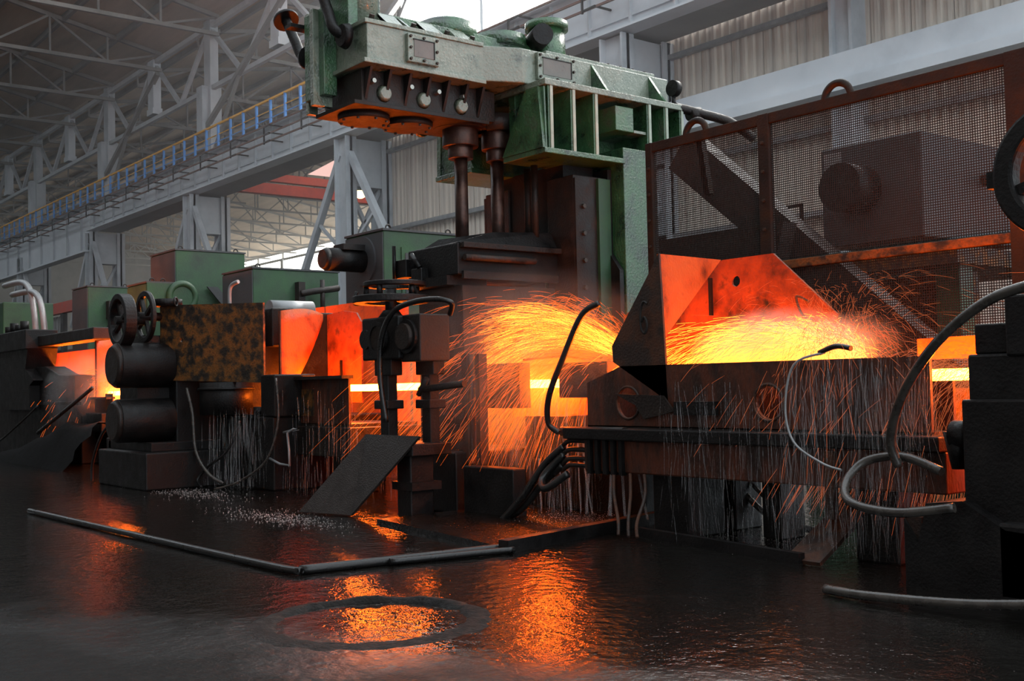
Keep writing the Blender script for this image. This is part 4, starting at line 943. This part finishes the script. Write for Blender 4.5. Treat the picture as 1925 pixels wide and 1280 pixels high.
# foam where the water lands
def foam(N, cx, cy, rx, ry, z=0.0, s=(.002,.007)):
    mb = MB()
    for _ in range(N):
        x, y = Gs(cx,rx), Gs(cy,ry); r = U(*s)
        mb.add([(x+r,y,z),(x,y+r,z),(x-r,y,z),(x,y-r,z),(x,y,z+r*.35)],[(0,1,4),(1,2,4),(2,3,4),(3,0,4)],True)
    return mb
stuff(foam(800,-6.0,7.15,.5,.25), 'water_foam', FOAM, 'white foaming splash under the glowing trough', 'water foam')
stuff(foam(800,-10.3,5.2,.6,.18), 'water_foam', FOAM, 'foam along the foot of the leaning steel sheet', 'water foam')
stuff(foam(400,-7.9,6.9,.25,.25,.05), 'water_foam', FOAM, 'foam on the orange lit floor plate', 'water foam')
stuff(foam(600,-14.0,5.7,.7,.2,0,(.003,.01)), 'water_foam', FOAM, 'foam below the rust panelled stand', 'water foam')

# ================================================================== HAZE AND STEAM
def vol(name, dens, colr=(1,1,1,1), aniso=.2, c=None, r=None):
    M = bpy.data.materials.new(name); M.use_nodes = True; nt = M.node_tree; nt.nodes.clear(); L = nt.links
    v = nt.nodes.new('ShaderNodeVolumeScatter'); o = nt.nodes.new('ShaderNodeOutputMaterial')
    v.inputs['Color'].default_value = colr; v.inputs['Density'].default_value = dens; v.inputs['Anisotropy'].default_value = aniso
    L.new(v.outputs[0], o.inputs['Volume'])
    if c:      # density fades out towards the border of the cloud and breaks up into wisps
        tc = nt.nodes.new('ShaderNodeTexCoord'); mp = nt.nodes.new('ShaderNodeMapping'); mp.vector_type = 'POINT'
        mp.inputs['Scale'].default_value = [1/q for q in r]; mp.inputs['Location'].default_value = [-p/q for p, q in zip(c, r)]
        L.new(tc.outputs['Object'], mp.inputs[0])
        g = nt.nodes.new('ShaderNodeTexGradient'); g.gradient_type = 'SPHERICAL'; L.new(mp.outputs[0], g.inputs[0])
        n = nt.nodes.new('ShaderNodeTexNoise'); n.inputs['Scale'].default_value = 3.0; n.inputs['Detail'].default_value = 3; L.new(tc.outputs['Object'], n.inputs[0])
        mr = nt.nodes.new('ShaderNodeMapRange'); mr.inputs['From Min'].default_value = .3; mr.inputs['From Max'].default_value = .7; mr.inputs['To Min'].default_value = .3; mr.inputs['To Max'].default_value = 1.6*dens
        mr.inputs['To Min'].default_value = .3*dens; L.new(n.outputs[0], mr.inputs[0])
        m1 = nt.nodes.new('ShaderNodeMath'); m1.operation = 'MULTIPLY'; L.new(g.outputs[1], m1.inputs[0]); L.new(mr.outputs[0], m1.inputs[1]); L.new(m1.outputs[0], v.inputs['Density'])
    return M
def cloud(name, c, r, dens, label): stuff(ell(c, r), name, vol(name, dens, (1,1,1,1), .2, c, r), label, 'steam')
def ell(c, r, n=20, m_=12):
    mb = MB(); c = Vector(c); vs = []; fs = []
    for j in range(1, m_):
        b = math.pi*j/m_
        for i in range(n):
            a = 2*math.pi*i/n; vs.append(c+Vector((r[0]*math.sin(b)*math.cos(a),r[1]*math.sin(b)*math.sin(a),r[2]*math.cos(b))))
    vs += [c+Vector((0,0,r[2])), c-Vector((0,0,r[2]))]; t = len(vs)-2
    for j in range(m_-2):
        for i in range(n): fs.append((j*n+i,(j+1)*n+i,(j+1)*n+(i+1)%n,j*n+(i+1)%n))
    for i in range(n): fs.append((t,i,(i+1)%n)); fs.append((t+1,(m_-2)*n+(i+1)%n,(m_-2)*n+i))
    return mb.add(vs, fs, True)
stuff(MB().box(-148,2,9.6,63.5,.05,18.4), 'hall_haze', vol('hall_haze', .0025, (.93,.96,1,1)), 'thin grey haze filling the hall behind the machines', 'haze')
cloud('glowing_steam', (-9.0,7.1,1.4), (2.3,1.1,1.15), .35, 'orange lit steam around the pass line of the main stand')
cloud('glowing_steam', (-5.75,7.3,1.48), (.95,.42,.42), 5.0, 'bright yellow steam dome inside the tall spark hood')
cloud('glowing_steam', (-22.0,7.0,1.3), (1.8,.8,.9), .9, 'pale orange steam cloud in front of the far left stand')
cloud('spray_cloud', (-4.85,6.95,1.55), (.45,.35,.25), .7, 'small pale spray cloud on top of the trough plate')
